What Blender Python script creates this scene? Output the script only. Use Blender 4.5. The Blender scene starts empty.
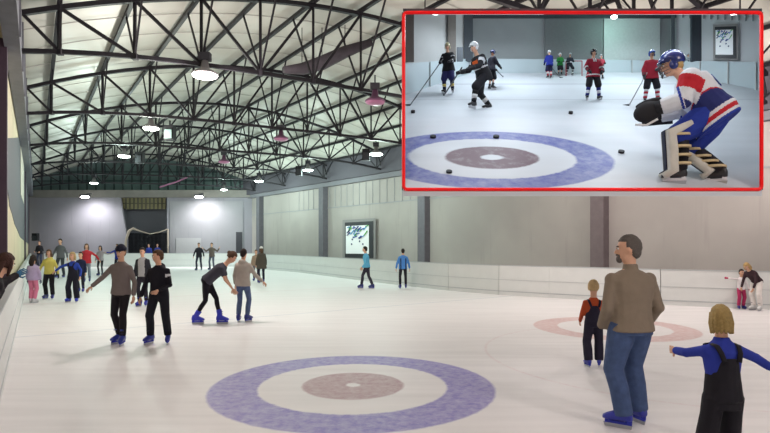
import bpy, math, random
from mathutils import Vector, Matrix
from math import sin, cos, pi, radians as R, sqrt
random.seed(4)
sc = bpy.context.scene
COL = sc.collection
F, CX, HY, CH = 540.0, 385.0, 243.0, 1.78      # focal length in pixels, centre column, eye-level row, eye height

# ---------------------------------------------------------------- camera, world, exposure
cd = bpy.data.cameras.new('camera'); cam = bpy.data.objects.new('camera', cd); COL.objects.link(cam)
cd.sensor_fit = 'HORIZONTAL'; cd.sensor_width = 36; cd.lens = 36*F/770
cd.shift_y = -(216.5-HY)/770
cam.location = (0, 0, CH); cam.rotation_euler = (pi/2, 0, 0); cd.clip_end = 200
sc.camera = cam
w = bpy.data.worlds.new('world'); sc.world = w; w.use_nodes = True
w.node_tree.nodes['Background'].inputs[0].default_value = (.89, .86, 0.88, 1)
w.node_tree.nodes['Background'].inputs[1].default_value = 0.6
vs = sc.view_settings
vs.view_transform = 'Standard'; vs.look = 'None'; vs.exposure = 0.40; vs.gamma = 1; vs.use_curve_mapping = False

# ---------------------------------------------------------------- helpers
def P(x, y, Y): return Vector(((x-CX)/F*Y, Y, CH-(y-HY)/F*Y))
def G(x, y, z=0.0):                                   # ground point seen at a pixel
    Y = (CH-z)*F/(y-HY); return Vector(((x-CX)/F*Y, Y, z))
def lin(c): return tuple(((v/255)/12.92 if v/255 <= .04045 else ((v/255+.055)/1.055)**2.4) for v in c)
MATS = {}
def mat(rgb, rough=.8, noise=.12, nscale=30, metal=0, emit=0, bump=.0, spec=.3):
    key = (tuple(rgb), rough, noise, nscale, metal, emit, bump, spec)
    if key in MATS: return MATS[key]
    m = bpy.data.materials.new('surface'); m.use_nodes = True; nt = m.node_tree; b = nt.nodes['Principled BSDF']
    c = lin(rgb)
    b.inputs['Roughness'].default_value = rough; b.inputs['Metallic'].default_value = metal
    b.inputs['Specular IOR Level'].default_value = spec
    tc = nt.nodes.new('ShaderNodeTexCoord'); n = nt.nodes.new('ShaderNodeTexNoise'); n.inputs['Scale'].default_value = nscale
    n.inputs['Detail'].default_value = 4
    nt.links.new(tc.outputs['Object'], n.inputs['Vector'])
    mx = nt.nodes.new('ShaderNodeMix'); mx.data_type = 'RGBA'
    mx.inputs['A'].default_value = tuple(v*(1-noise) for v in c)+(1,)
    mx.inputs['B'].default_value = tuple(min(1, v*(1+noise)) for v in c)+(1,)
    nt.links.new(n.outputs['Fac'], mx.inputs['Factor']); nt.links.new(mx.outputs['Result'], b.inputs['Base Color'])
    if emit:
        b.inputs['Emission Color'].default_value = c+(1,); b.inputs['Emission Strength'].default_value = emit
    if bump:
        bp = nt.nodes.new('ShaderNodeBump'); bp.inputs['Strength'].default_value = bump; bp.inputs['Distance'].default_value = .02
        nt.links.new(n.outputs['Fac'], bp.inputs['Height']); nt.links.new(bp.outputs['Normal'], b.inputs['Normal'])
    MATS[key] = m; return m

def link(o, parent=None):
    COL.objects.link(o)
    if parent: o.parent = parent
    return o
def tag(o, label, cat, group=None, kind=None):
    if label: o['label'] = label
    if cat: o['category'] = cat
    if group: o['group'] = group
    if kind: o['kind'] = kind
    return o
def empty(name, loc=(0, 0, 0), rz=0, parent=None):
    o = bpy.data.objects.new(name, None); link(o, parent); o.location = loc; o.rotation_euler = (0, 0, rz); o.empty_display_size = .1
    return o

class MB:
    def __init__(s): s.v = []; s.f = []; s.m = []
    def add(s, vs, fs, m=0):
        k = len(s.v); s.v += [tuple(a) for a in vs]; s.f += [tuple(i+k for i in f) for f in fs]; s.m += [m]*len(fs); return s
    def hexa(s, a, m=0):                             # 8 corners: bottom ring 0-3, top ring 4-7
        return s.add(a, [(3, 2, 1, 0), (4, 5, 6, 7), (0, 1, 5, 4), (1, 2, 6, 5), (2, 3, 7, 6), (3, 0, 4, 7)], m)
    def box(s, c, d, rot=None, m=0):
        c = Vector(c); q = []
        for z in (-1, 1):
            for x, y in ((-1, -1), (1, -1), (1, 1), (-1, 1)):
                v = Vector((x*d[0]/2, y*d[1]/2, z*d[2]/2)); q.append(c+(rot @ v if rot else v))
        return s.hexa(q, m)
    def bar(s, p, q, wd, h=None, m=0):
        p = Vector(p); q = Vector(q); d = (q-p); L = d.length; d.normalize(); h = h or wd
        up = Vector((0, 0, 1)) if abs(d.z) < .95 else Vector((0, 1, 0))
        x = d.cross(up).normalized(); z = x.cross(d)
        rot = Matrix((x, d, z)).transposed()
        return s.box((p+q)/2, (wd, L, h), rot, m)
    def tube(s, pts, rad, n=10, m=0, cap=True, side=None):
        pts = [Vector(p) for p in pts]; k = len(pts); rings = []
        ref = side
        for i in range(k):
            d = (pts[min(i+1, k-1)]-pts[max(i-1, 0)]).normalized()
            if ref is None: ref = Vector((1, 0, 0)) if abs(d.x) < .8 else Vector((0, 1, 0))
            x = (ref-d*ref.dot(d)).normalized(); ref = x; y = d.cross(x)
            r = rad[i]; rx, ry = r if isinstance(r, tuple) else (r, r)
            rings.append([pts[i]+x*rx*cos(2*pi*j/n)+y*ry*sin(2*pi*j/n) for j in range(n)])
        vs = [v for r_ in rings for v in r_]
        fs = [(i*n+j, i*n+(j+1) % n, (i+1)*n+(j+1) % n, (i+1)*n+j) for i in range(k-1) for j in range(n)]
        if cap: fs += [tuple(range(n))[::-1], tuple((k-1)*n+j for j in range(n))]
        return s.add(vs, fs, m)
    def sections(s, secs, n=16, m=0, e=1.0):         # secs: (centre, xvec, yvec) ; e<1 squarer
        vs = []
        for c, x, y in secs:
            for j in range(n):
                a = 2*pi*j/n; ca, sa = cos(a), sin(a)
                vs.append(c+x*(abs(ca)**e*(1 if ca >= 0 else -1))+y*(abs(sa)**e*(1 if sa >= 0 else -1)))
        k = len(secs)
        fs = [(i*n+j, i*n+(j+1) % n, (i+1)*n+(j+1) % n, (i+1)*n+j) for i in range(k-1) for j in range(n)]
        fs += [tuple(range(n))[::-1], tuple((k-1)*n+j for j in range(n))]
        return s.add(vs, fs, m)
    def ell(s, c, r, rot=None, m=0, nu=12, nv=8, fn=None):
        c = Vector(c); vs = []; r = r if isinstance(r, tuple) else (r, r, r)
        def pt(v):
            if fn: v = fn(v)
            v = Vector((v.x*r[0], v.y*r[1], v.z*r[2])); return c+(rot @ v if rot else v)
        vs.append(pt(Vector((0, 0, -1))))
        for i in range(1, nv):
            t = -pi/2+pi*i/nv
            for j in range(nu): vs.append(pt(Vector((cos(t)*cos(2*pi*j/nu), cos(t)*sin(2*pi*j/nu), sin(t)))))
        vs.append(pt(Vector((0, 0, 1)))); N = len(vs)-1
        fs = [(0, 1+(j+1) % nu, 1+j) for j in range(nu)]
        for i in range(nv-2):
            for j in range(nu): a = 1+i*nu; fs.append((a+j, a+(j+1) % nu, a+nu+(j+1) % nu, a+nu+j))
        a = 1+(nv-2)*nu; fs += [(a+j, a+(j+1) % nu, N) for j in range(nu)]
        return s.add(vs, fs, m)
    def prism(s, poly, off, m=0):                    # closed prism from a polygon and an offset vector
        n = len(poly); off = Vector(off); a = [Vector(p) for p in poly]; b = [p+off for p in a]
        return s.add(a+b, [tuple(range(n))[::-1], tuple(n+i for i in range(n))]+[(i, (i+1) % n, n+(i+1) % n, n+i) for i in range(n)], m)
    def mesh(s, name):
        me = bpy.data.meshes.new(name); me.from_pydata(s.v, [], s.f); me.update()
        me.polygons.foreach_set('material_index', s.m); return me
    def build(s, name, mats, parent=None, smooth=False):
        me = s.mesh(name)
        for m_ in (mats if isinstance(mats, (list, tuple)) else [mats]): me.materials.append(m_)
        if smooth: me.polygons.foreach_set('use_smooth', [True]*len(me.polygons))
        return link(bpy.data.objects.new(name, me), parent)

def fused(mb, vox, smooth=4):                         # one closed organic skin out of overlapping solids
    me = mb.mesh('t'); o = bpy.data.objects.new('t', me); COL.objects.link(o)
    r = o.modifiers.new('r', 'REMESH'); r.mode = 'VOXEL'; r.voxel_size = vox; r.use_smooth_shade = True
    q = o.modifiers.new('s', 'SMOOTH'); q.iterations = smooth; q.factor = .5
    dg = bpy.context.evaluated_depsgraph_get(); ev = o.evaluated_get(dg); e = ev.to_mesh()
    out = MB(); out.v = [tuple(v.co) for v in e.vertices]; out.f = [tuple(p.vertices) for p in e.polygons]; out.m = [0]*len(out.f)
    ev.to_mesh_clear(); bpy.data.objects.remove(o); bpy.data.meshes.remove(me)
    return out

# ---------------------------------------------------------------- hall layout
def Lp(Y, off=.3): return Vector((-off-.645*Y, Y, 0))           # line parallel to the left wall
def Rp(Y, off=0): return Vector(((17.9-off-.624*Y)/.782, Y, 0))  # line parallel to the right wall
RY = {-4: 1.0, -3: 5.7, -2: 10.3, -1: 14.9, 0: 19.5, 1: 24, 2: 28.3, 3: 32.4, 4: 36.4, 5: 40, 5.85: 41.6}
def ends(k):
    a = Lp(10.8+5.2*k if k < 5.5 else 41.2); kk = sorted(RY)
    for i in range(len(kk)-1):
        if kk[i] <= k <= kk[i+1]:
            t = (k-kk[i])/(kk[i+1]-kk[i]); y = RY[kk[i]]*(1-t)+RY[kk[i+1]]*t; break
    return a, Rp(y, .35)
def Hup(s): return CH+4.6+1.7*(1-(2*s-1)**2)
def Hlo(s): return CH+3.84+.38*(1-(2*s-1)**4)
def tp(k, s, z):
    a, b = ends(k); v = a.lerp(b, s); v.z = z; return v
NS = [.039+.0855*j for j in range(12)]

# ---------------------------------------------------------------- ice material
def ice_material(circles, squash=1.0, line=None, tint=(230, 228, 228)):
    m = bpy.data.materials.new('ice'); m.use_nodes = True; nt = m.node_tree; b = nt.nodes['Principled BSDF']
    N = nt.nodes.new; Lk = nt.links.new
    geo = N('ShaderNodeNewGeometry'); sep = N('ShaderNodeSeparateXYZ'); Lk(geo.outputs['Position'], sep.inputs[0])
    def mth(op, a, bb=None, c=None):
        n = N('ShaderNodeMath'); n.operation = op
        for i, v in enumerate((a, bb, c)):
            if v is None: continue
            if isinstance(v, (int, float)): n.inputs[i].default_value = v
            else: Lk(v, n.inputs[i])
        return n.outputs[0]
    fine = N('ShaderNodeTexNoise'); fine.inputs['Scale'].default_value = 9; fine.inputs['Detail'].default_value = 8; fine.inputs['Roughness'].default_value = .7
    Lk(geo.outputs['Position'], fine.inputs['Vector'])
    mp = N('ShaderNodeMapping'); mp.inputs['Rotation'].default_value = (0, 0, R(40)); mp.inputs['Scale'].default_value = (.25, 3.2, 1)
    Lk(geo.outputs['Position'], mp.inputs[0]); stre = N('ShaderNodeTexNoise'); stre.inputs['Scale'].default_value = 1.6; stre.inputs['Detail'].default_value = 6
    Lk(mp.outputs[0], stre.inputs['Vector'])
    def mix(f, a, c):
        n = N('ShaderNodeMix'); n.data_type = 'RGBA'
        if isinstance(f, float): n.inputs['Factor'].default_value = f
        else: Lk(f, n.inputs['Factor'])
        for k, v in (('A', a), ('B', c)):
            if isinstance(v, tuple): n.inputs[k].default_value = v+(1,)
            else: Lk(v, n.inputs[k])
        return n.outputs['Result']
    t = lin(tint)
    base = mix(stre.outputs['Fac'], tuple(v*.86 for v in t), tuple(min(.95, v*1.1) for v in t))
    for (x, y, bands) in circles:
        dx = mth('SUBTRACT', sep.outputs[0], x); dy = mth('DIVIDE', mth('SUBTRACT', sep.outputs[1], y), squash)
        d = mth('SQRT', mth('ADD', mth('MULTIPLY', dx, dx), mth('MULTIPLY', dy, dy)))
        d = mth('ADD', d, mth('MULTIPLY', mth('SUBTRACT', fine.outputs['Fac'], .5), .07))
        for r0, r1, c, al in bands:
            e = .018
            a = N('ShaderNodeMapRange'); a.inputs[1].default_value = r0-e; a.inputs[2].default_value = r0+e; Lk(d, a.inputs[0])
            z = N('ShaderNodeMapRange'); z.inputs[1].default_value = r1-e; z.inputs[2].default_value = r1+e; z.inputs[3].default_value = 1; z.inputs[4].default_value = 0; Lk(d, z.inputs[0])
            f = mth('MULTIPLY', a.outputs[0], z.outputs[0]) if r0 > 0 else z.outputs[0]
            nn = mth('MULTIPLY_ADD', fine.outputs['Fac'], 1.1, al-.5)
            f = mth('MULTIPLY', f, mth('MINIMUM', nn, 1.0))
            base = mix(f, base, lin(c))
    for (x0, y0, x1, y1, wd, c, al) in (line or []):        # straight painted lines
        L = math.hypot(x1-x0, y1-y0); nx, ny = -(y1-y0)/L, (x1-x0)/L
        d = mth('ABSOLUTE', mth('ADD', mth('MULTIPLY', mth('SUBTRACT', sep.outputs[0], x0), nx), mth('MULTIPLY', mth('SUBTRACT', sep.outputs[1], y0), ny)))
        f = mth('MULTIPLY', mth('LESS_THAN', d, wd/2), al)
        base = mix(f, base, lin(c))
    Lk(base, b.inputs['Base Color'])
    rr = N('ShaderNodeMapRange'); rr.inputs[3].default_value = .38; rr.inputs[4].default_value = .62; Lk(fine.outputs['Fac'], rr.inputs[0]); Lk(rr.outputs[0], b.inputs['Roughness'])
    b.inputs['Specular IOR Level'].default_value = .25
    bp = N('ShaderNodeBump'); bp.inputs['Strength'].default_value = .12; bp.inputs['Distance'].default_value = .01; Lk(fine.outputs['Fac'], bp.inputs['Height']); Lk(bp.outputs['Normal'], b.inputs['Normal'])
    return m
PUR, MAU, RED = (112, 102, 184), (164, 128, 134), (196, 142, 138)
ICE = ice_material([(-.40, 6.77, [(1.17, 1.75, PUR, .68), (0.09, .635, MAU, .7)]),
                    (4.80, 11.35, [(1.12, 1.62, RED, .45), (.08, .3, RED, .4)]),
                    (4.6, 8.6, [(2.93, 2.97, (200, 150, 156), .12)])],
                   line=[(-2.6, 13.3, .5, 15.5, .06, (150, 165, 185), .5), (-11, 15.2, 2.2, 24.2, .10, (200, 150, 160), .25)])

# ---------------------------------------------------------------- structure: floor, walls, roof
mb = MB(); mb.prism([Lp(-13, 1.6), Rp(-13, -1), Rp(44, -1), Vector((-32, 44, 0))], (0, 0, -.2))
tag(mb.build('floor', ICE), None, None, kind='structure')

def panel_material(rgb, seam=1.2, vert=True, stain=.35, rgb2=None):
    m = bpy.data.materials.new('wall_panel'); m.use_nodes = True; nt = m.node_tree; b = nt.nodes['Principled BSDF']; N = nt.nodes.new; Lk = nt.links.new
    b.inputs['Roughness'].default_value = .75; b.inputs['Specular IOR Level'].default_value = .2
    tc = N('ShaderNodeTexCoord'); mp = N('ShaderNodeMapping'); mp.inputs['Scale'].default_value = (2.2, 2.2, .18); Lk(tc.outputs['Object'], mp.inputs[0])
    n = N('ShaderNodeTexNoise'); n.inputs['Scale'].default_value = 2.0; n.inputs['Detail'].default_value = 6; Lk(mp.outputs[0], n.inputs['Vector'])
    n2 = N('ShaderNodeTexNoise'); n2.inputs['Scale'].default_value = .35; n2.inputs['Detail'].default_value = 3; Lk(tc.outputs['Object'], n2.inputs['Vector'])
    c = lin(rgb)
    r = N('ShaderNodeValToRGB'); r.color_ramp.elements[0].position = .28; r.color_ramp.elements[0].color = tuple(v*(1-stain) for v in c)+(1,)
    r.color_ramp.elements[1].position = .42; r.color_ramp.elements[1].color = c+(1,); Lk(n.outputs['Fac'], r.inputs[0])
    mx = N('ShaderNodeMix'); mx.data_type = 'RGBA'; c2 = lin(rgb2) if rgb2 else tuple(v*.86 for v in c)
    mx.inputs['B'].default_value = tuple(c2)+(1,); Lk(r.outputs[0], mx.inputs['A'])
    q = N('ShaderNodeMapRange'); q.inputs[1].default_value = .4; q.inputs[2].default_value = .65; Lk(n2.outputs['Fac'], q.inputs[0]); Lk(q.outputs[0], mx.inputs['Factor'])
    Lk(mx.outputs['Result'], b.inputs['Base Color']); return m
WALLR = panel_material((170, 165, 161), stain=.14)
WALLB = panel_material((148, 145, 154), stain=.12)
BOARD = mat((212, 214, 212), .45, .05, 3)
DARK = mat((58, 58, 64), .7); STEEL = mat((27, 25, 31), .55, .15, 12)

# right wall
mb = MB(); a, b_ = Rp(-13), Rp(42.2); n = Vector((.782, .624, 0))*.25; zt = 5.25
mb.hexa([a, b_, b_+n, a+n]+[v+Vector((0, 0, 9.2)) for v in (a, b_, b_+n, a+n)])
o = mb.build('wall_right', WALLR); tag(o, None, None, kind='structure')
# raised panel ribs of the right wall's upper half and long joints
mb = MB(); dR = Vector((-.624, .782, 0)); nR = Vector((.782, .624, 0))
s = -10
while s < 46:
    p = Rp(0)+dR*s - nR*.012
    mb.bar(p+Vector((0, 0, 3.95)), p+Vector((0, 0, 5.3)), .03, .03)
    s += .62
for z in (3.92,): mb.bar(Rp(-13)-nR*.012+Vector((0, 0, z)), Rp(42)-nR*.012+Vector((0, 0, z)), .03, .05)
mb.build('trim_1', mat((150, 152, 156), .7)); tag(bpy.data.objects['trim_1'], None, None, kind='structure')
# dark eaves beam
mb = MB(); a, b_ = Rp(-13, .0), Rp(42.0, .0)
mb.hexa([v+Vector((0, 0, z)) for z, vs_ in ((5.45, 1), (6.75, 1)) for v in (a-nR*.45, b_-nR*.45, b_-nR*.01, a-nR*.01)])
mb.build('trim_2', mat((84, 82, 90), .7)); tag(bpy.data.objects['trim_2'], None, None, kind='structure')
mb = MB(); mb.hexa([v+Vector((0, 0, z)) for z in (5.2, 5.45) for v in (a-nR*.25, b_-nR*.25, b_-nR*.01, a-nR*.01)])
mb.build('trim_3', mat((120, 120, 126), .7)); tag(bpy.data.objects['trim_3'], None, None, kind='structure')
# pillars against the right wall
def ray_wall(x): u = (x-CX)/F; return 17.9/(u*.782+.624)
PX = [(995, 0), (606, 1), (428.5, 2), (327, 3), (263, 4)]
for px, i in PX:
    Y = ray_wall(px); c = Rp(Y, .18); mb = MB()
    mb.box((c.x, c.y, 2.6), (.5, .36, 5.2), Matrix.Rotation(math.atan2(dR.y, dR.x), 3, 'Z'))
    o = mb.build('wall_pillar', mat((104, 103, 110) if i != 1 else (112, 102, 104), .7, .2, 6)); o['kind'] = 'structure'

# rink boards: one run down the right side, one along the back, one on the left
def boards(name, base, h=1.0):
    mb = MB(); top = []
    for i in range(len(base)-1):
        a, b = base[i], base[i+1]; d = (b-a).normalized(); nn = Vector((d.y, -d.x, 0))*.08; up = Vector((0, 0, h))
        mb.hexa([a, b, b+nn, a+nn, a+up, b+up, b+nn+up, a+nn+up])
    o = mb.build(name, BOARD); o['kind'] = 'structure'
    mb = MB()
    for i in range(len(base)-1):
        a, b = base[i], base[i+1]; d = (b-a).normalized(); nn = Vector((d.y, -d.x, 0)); z = Vector((0, 0, 1))
        for zz, hh in ((h, .025), (.12, .03), (h*.52, .012)):
            mb.hexa([a-nn*.012+z*(zz), b-nn*.012+z*zz, b+nn*.09+z*zz, a+nn*.09+z*zz]+[v+z*hh for v in (a-nn*.012, b-nn*.012, b+nn*.09, a+nn*.09) for v in [v+z*zz]])
        L = (b-a).length; k = max(1, round(L/2.3))
        for j in range(k):
            q = a.lerp(b, (j+.5)/k); mb.box(q-nn*.006+z*h/2, (.02, .02, h), Matrix.Rotation(math.atan2(d.y, d.x), 3, 'Z'))
    return mb
rb = [G(268, 269.7), G(285, 271), G(301, 272.5), G(340, 277.6), G(375, 282), G(409, 286), G(450, 290.5), G(500, 294.6), G(550, 297.6), G(599, 300.3), G(661, 304.5), G(770, 309.5), Vector((12.6, 11.4, 0)), Vector((19.5, 4.0, 0))]
rb = [Vector((-9.0, 38.2, 0))]+rb
t = boards('wall_boards_right', [v for v in rb]); t.build('trim_4', mat((178, 182, 184), .5)).__setitem__('kind', 'structure')
bb = [Vector((-25.2, 40, 0)), Vector((-10.5, 40.3, 0)), Vector((-9.5, 39.6, 0)), Vector((-9.0, 38.2, 0))]
t = boards('wall_boards_back', bb); t.build('trim_5', mat((178, 182, 184), .5)).__setitem__('kind', 'structure')
lb = [Lp(-6, .5), Lp(40, .5)]
t = boards('wall_boards_left', lb); t.build('trim_6', mat((178, 182, 184), .5)).__setitem__('kind', 'structure')

# left wall: cream sheeting with dark grey upper patches, pillars, grey gutter beam
CREAM = panel_material((206, 198, 168), stain=.2)
mb = MB(); a, b_ = Lp(10.0, .62), Lp(41.5, .62); n = Vector((-.25, -.1, 0))
mb.hexa([a, b_, b_+n, a+n]+[v+Vector((0, 0, 6.2)) for v in (a, b_, b_+n, a+n)])
mb.build('wall_left', CREAM)['kind'] = 'structure'
mb = MB(); a, b_ = Lp(-13, 4.2), Lp(10.0, 4.2); c_ = Lp(10.3, .8)
mb.hexa([a, b_, b_+n, a+n]+[v+Vector((0, 0, 6.2)) for v in (a, b_, b_+n, a+n)]); mb.prism([b_, c_, c_+Vector((0, .2, 0)), b_+Vector((0, .2, 0))], (0, 0, 6.2))
mb.build('wall_lobby', CREAM)['kind'] = 'structure'
mb = MB(); mb.prism([Lp(-13, .3), Lp(10.2, .3), Lp(10.2, 4.4), Lp(-13, 4.4)], (0, 0, .15)); o = mb.build('ceiling_lobby', mat((190, 188, 180), .8)); o.location.z = 6.2; o['kind'] = 'structure'
mb = MB(); mb.prism([Lp(-13, .6), Lp(10.2, .6), Lp(10.2, 4.4), Lp(-13, 4.4)], (0, 0, .06)); o = mb.build('floor_lobby', mat((96, 94, 98), .9)); o.location.z = 0; o['kind'] = 'structure'
def lpoly(pts, off, th=.05):                          # polygon on the left wall plane given as (Y, z)
    return [Lp(Y, off)+Vector((0, 0, z)) for Y, z in pts]
def sheet(name, pts, m, off=.9):
    mb = MB(); mb.prism(lpoly(pts, off), (-.03, 0, 0)); o = mb.build(name, m); o['kind'] = 'structure'
sheet('wall_left_patch', [(10.4, 3.8), (10.8, 3.1), (11.4, 2.9), (12.2, 2.6), (13.4, 2.5), (15, 2.3), (17, 2.2), (20, 2.0), (26, 1.9), (41, 1.7), (41, 5.4), (18.5, 5.4), (14.5, 4.6)], mat((92, 94, 100), .8), .605)
sheet('wall_left_panel', [(20, 5.4), (20, 3.6), (25, 3.6), (25, 5.4)], mat((190, 184, 170), .7), .59)
for Y in (9.9, 27, 39.7):
    c = Lp(Y, .72); mb = MB(); mb.box((c.x, c.y, 2.75), (.3, .34, 5.5), Matrix.Rotation(R(33), 3, 'Z'))
    mb.build('wall_left_pillar', mat((72, 58, 72), .7))['kind'] = 'structure'
mb = MB(); a, b_ = Lp(-8, .3), Lp(41.2, .3); n = Vector((-.26, -.05, 0))
mb.hexa([v+Vector((0, 0, z)) for z in (5.35, 6.35) for v in (a, b_, b_+n, a+n)])
for k in range(24):
    q = Lp(-4+k*1.9, .3); mb.box((q.x, q.y, 5.85), (.05, .05, 1.02), Matrix.Rotation(R(33), 3, 'Z'))
mb.build('trim_7', mat((112, 114, 122), .6, .25, 4))['kind'] = 'structure'

# back wall, frontal, with a recess where the equipment gate stands
YB = 41.5
def wq(x0, y0, x1, y1, Y=YB, th=.15):                 # frontal slab given by pixel corners
    a, b = P(x0, y0, Y), P(x1, y1, Y)
    return ((a+b)/2+Vector((0, th/2, 0)), (abs(b.x-a.x), th, abs(a.z-b.z)))
mb = MB()
mb.prism([P(18, 197, YB), P(120, 197, YB), P(127, 238, YB), P(127, 266.3, YB), P(18, 266.3, YB)], (0, .2, 0))
mb.prism([P(167, 197, YB), P(262, 197, YB), P(262, 266.3, YB), P(167, 266.3, YB)], (0, .2, 0))
mb.build('wall_back', WALLB)['kind'] = 'structure'
mb = MB(); mb.box(*wq(110, 190, 180, 268, 44.0)); mb.prism([P(167, 197, YB+.2), P(167, 267, YB+.2), P(167, 267, YB+.2)+Vector((0, 2.6, 0)), P(167, 197, YB+.2)+Vector((0, 2.6, 0))], (.1, 0, 0))
mb.prism([P(112, 197, YB+.2), P(112, 267, YB+.2), P(112, 267, YB+.2)+Vector((0, 2.6, 0)), P(112, 197, YB+.2)+Vector((0, 2.6, 0))], (-.1, 0, 0))
mb.build('wall_recess', mat((112, 112, 120), .8))['kind'] = 'structure'
mb = MB(); mb.box(*wq(127, 233, 166, 268, 43.2)); mb.build('dark_interior', mat((34, 34, 40), .8))['kind'] = 'structure'  # near-black slab stands in for the dark interior of the opening
mb = MB(); mb.box(*wq(14, 190, 262, 197.2, YB-.3, .6)); mb.build('trim_8', mat((126, 122, 118), .7, .2, 2))['kind'] = 'structure'
mb = MB(); mb.box(*wq(170, 201, 243, 262, YB-.06, .05))
mb.build('wall_back_panel', panel_material((152, 150, 156), stain=.1))['kind'] = 'structure'
mb = MB(); mb.box(*wq(176, 238, 201, 264, YB-.12, .05)); mb.box(*wq(236, 232, 242, 255, YB-.12, .05), m=1)
mb.build('trim_9', [mat((168, 166, 170), .7), DARK])['kind'] = 'structure'
# gable of green mesh cladding with ribs
mb = MB(); mb.box(*wq(0, 60, 300, 191, YB+.25)); mb.build('wall_gable', mat((80, 96, 94), .8, .25, 2))['kind'] = 'structure'
mb = MB()
for x in range(24, 262, 9): mb.bar(P(x, 190, YB+.15), P(x, 150, YB+.15), .07)
for y in (181, 172): mb.bar(P(18, y, YB+.15), P(262, y, YB+.15), .07)
mb.build('trim_10', mat((36, 48, 50), .8))['kind'] = 'structure'
lv = empty('ventilation_louvre', (0, 0, 0)); tag(lv, 'yellowish slatted ventilation panel above the recess in the back wall', 'vent')
mb = MB(); mb.box(*wq(119, 197.5, 165, 209, 42.4)); mb.build('backing', mat((150, 142, 108), .7), lv)
mb = MB()
for x in range(121, 165, 4): mb.box(*wq(x, 198, x+1.4, 209, 42.25, .06))
mb.box(*wq(119, 203, 165, 203.8, 42.25, .06)); mb.build('slat', mat((96, 92, 78), .7), lv)

# roof shell: arched, in bays between the trusses
def roof_mat():
    m = bpy.data.materials.new('roof_sheet'); m.use_nodes = True; nt = m.node_tree; b = nt.nodes['Principled BSDF']; N = nt.nodes.new; Lk = nt.links.new
    tc = N('ShaderNodeTexCoord'); n = N('ShaderNodeTexNoise'); n.inputs['Scale'].default_value = .8; n.inputs['Detail'].default_value = 5; Lk(tc.outputs['Object'], n.inputs['Vector'])
    r = N('ShaderNodeValToRGB'); r.color_ramp.elements[0].color = lin((168, 169, 160))+(1,); r.color_ramp.elements[1].color = lin((204, 203, 194))+(1,)
    Lk(n.outputs['Fac'], r.inputs[0]); Lk(r.outputs[0], b.inputs['Base Color']); b.inputs['Roughness'].default_value = .45; b.inputs['Specular IOR Level'].default_value = .25
    return m
mb = MB(); ks = [-4+.25*i for i in range(40)]+[5.85]; ns = 28
vs_ = []; 
for k in ks:
    for j in range(ns+1):
        s = -.03+1.06*j/ns; vs_.append(tp(k, s, Hup(min(1, max(0, s)))+.22))
fs_ = [(i*(ns+1)+j, i*(ns+1)+j+1, (i+1)*(ns+1)+j+1, (i+1)*(ns+1)+j) for i in range(len(ks)-1) for j in range(ns)]
mb.add(vs_, fs_)
o = mb.build('ceiling', roof_mat(), smooth=True); o['kind'] = 'structure'
so = o.modifiers.new('thick', 'SOLIDIFY'); so.thickness = .06; so.offset = 1
mb = MB()                                             # sheet laps between the trusses
for k in [-1+.25*i for i in range(28)]:
    if abs(k-round(k)) < .01: continue
    mb.tube([tp(k, j/14, Hup(j/14)+.18) for j in range(15)], [.014]*15, 4)
mb.build('trim_11', mat((160, 160, 154), .6))['kind'] = 'structure'

# trusses
ORD = {-1: 'above and nearest the hall entrance end', 0: 'first one fully crossing the top of the view', 1: 'second row back', 2: 'third row back', 3: 'fourth row back', 4: 'fifth row back', 5: 'last row before the green gable'}
for k in range(-1, 6):
    t = empty('roof_truss'); tag(t, 'black steel arched roof truss, '+ORD[k], 'roof truss', 'arched roof trusses')
    def A(s, z): return tp(k, s, z)
    S = [0]+NS+[1]
    mb = MB()
    for i in range(24): mb.bar(A(i/24, Hup(i/24)), A((i+1)/24, Hup((i+1)/24)), .11, .10)
    mb.build('upper_chord', STEEL, t)
    mb = MB()
    for i in range(24): mb.bar(A(i/24, Hlo(i/24)), A((i+1)/24, Hlo((i+1)/24)), .08, .09)
    for s in NS: mb.box(A(s, Hlo(s)), (.12, .12, .13))
    mb.build('lower_chord', STEEL, t)
    for j, s in enumerate(NS):
        MB().bar(A(s, Hlo(s)), A(s, Hup(s)), .06).build('web_post', STEEL, t)
        if j < 11:
            s2 = NS[j+1]
            if j < 3 or 6 <= j < 8: p, q = A(s, Hup(s)), A(s2, Hlo(s2))
            else: p, q = A(s, Hlo(s)), A(s2, Hup(s2))
            MB().bar(p, q, .065).build('web_diagonal', STEEL, t)
        for dk in (-.2, .2):                        # braces from the lower chord to the purlins
            if k+dk > 5.7: continue
            MB().bar(A(s, Hlo(s)), tp(k+dk, s, Hup(s)+.05), .04).build('knee_brace', STEEL, t)
    MB().bar(A(0, Hup(0)), A(NS[0], Hlo(NS[0])), .06).build('web_diagonal', STEEL, t)
    MB().bar(A(1, Hlo(1)), A(NS[-1], Hup(NS[-1])), .06).build('web_diagonal', STEEL, t)
WORD = ['first', 'second', 'third', 'fourth', 'fifth', 'sixth', 'seventh', 'eighth', 'ninth', 'tenth', 'eleventh', 'twelfth']
for j, s in enumerate(NS):
    mb = MB(); kk = [-3+.5*i for i in range(18)]
    for i in range(len(kk)-1):
        mb.bar(tp(kk[i], s, Hup(s)+.1), tp(kk[i+1], s, Hup(s)+.1), .09, .10)
    tag(mb.build('roof_purlin', STEEL), 'long black roof purlin running down the hall, %s one counted from the left wall' % WORD[j], 'roof beam', 'roof purlins')
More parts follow.
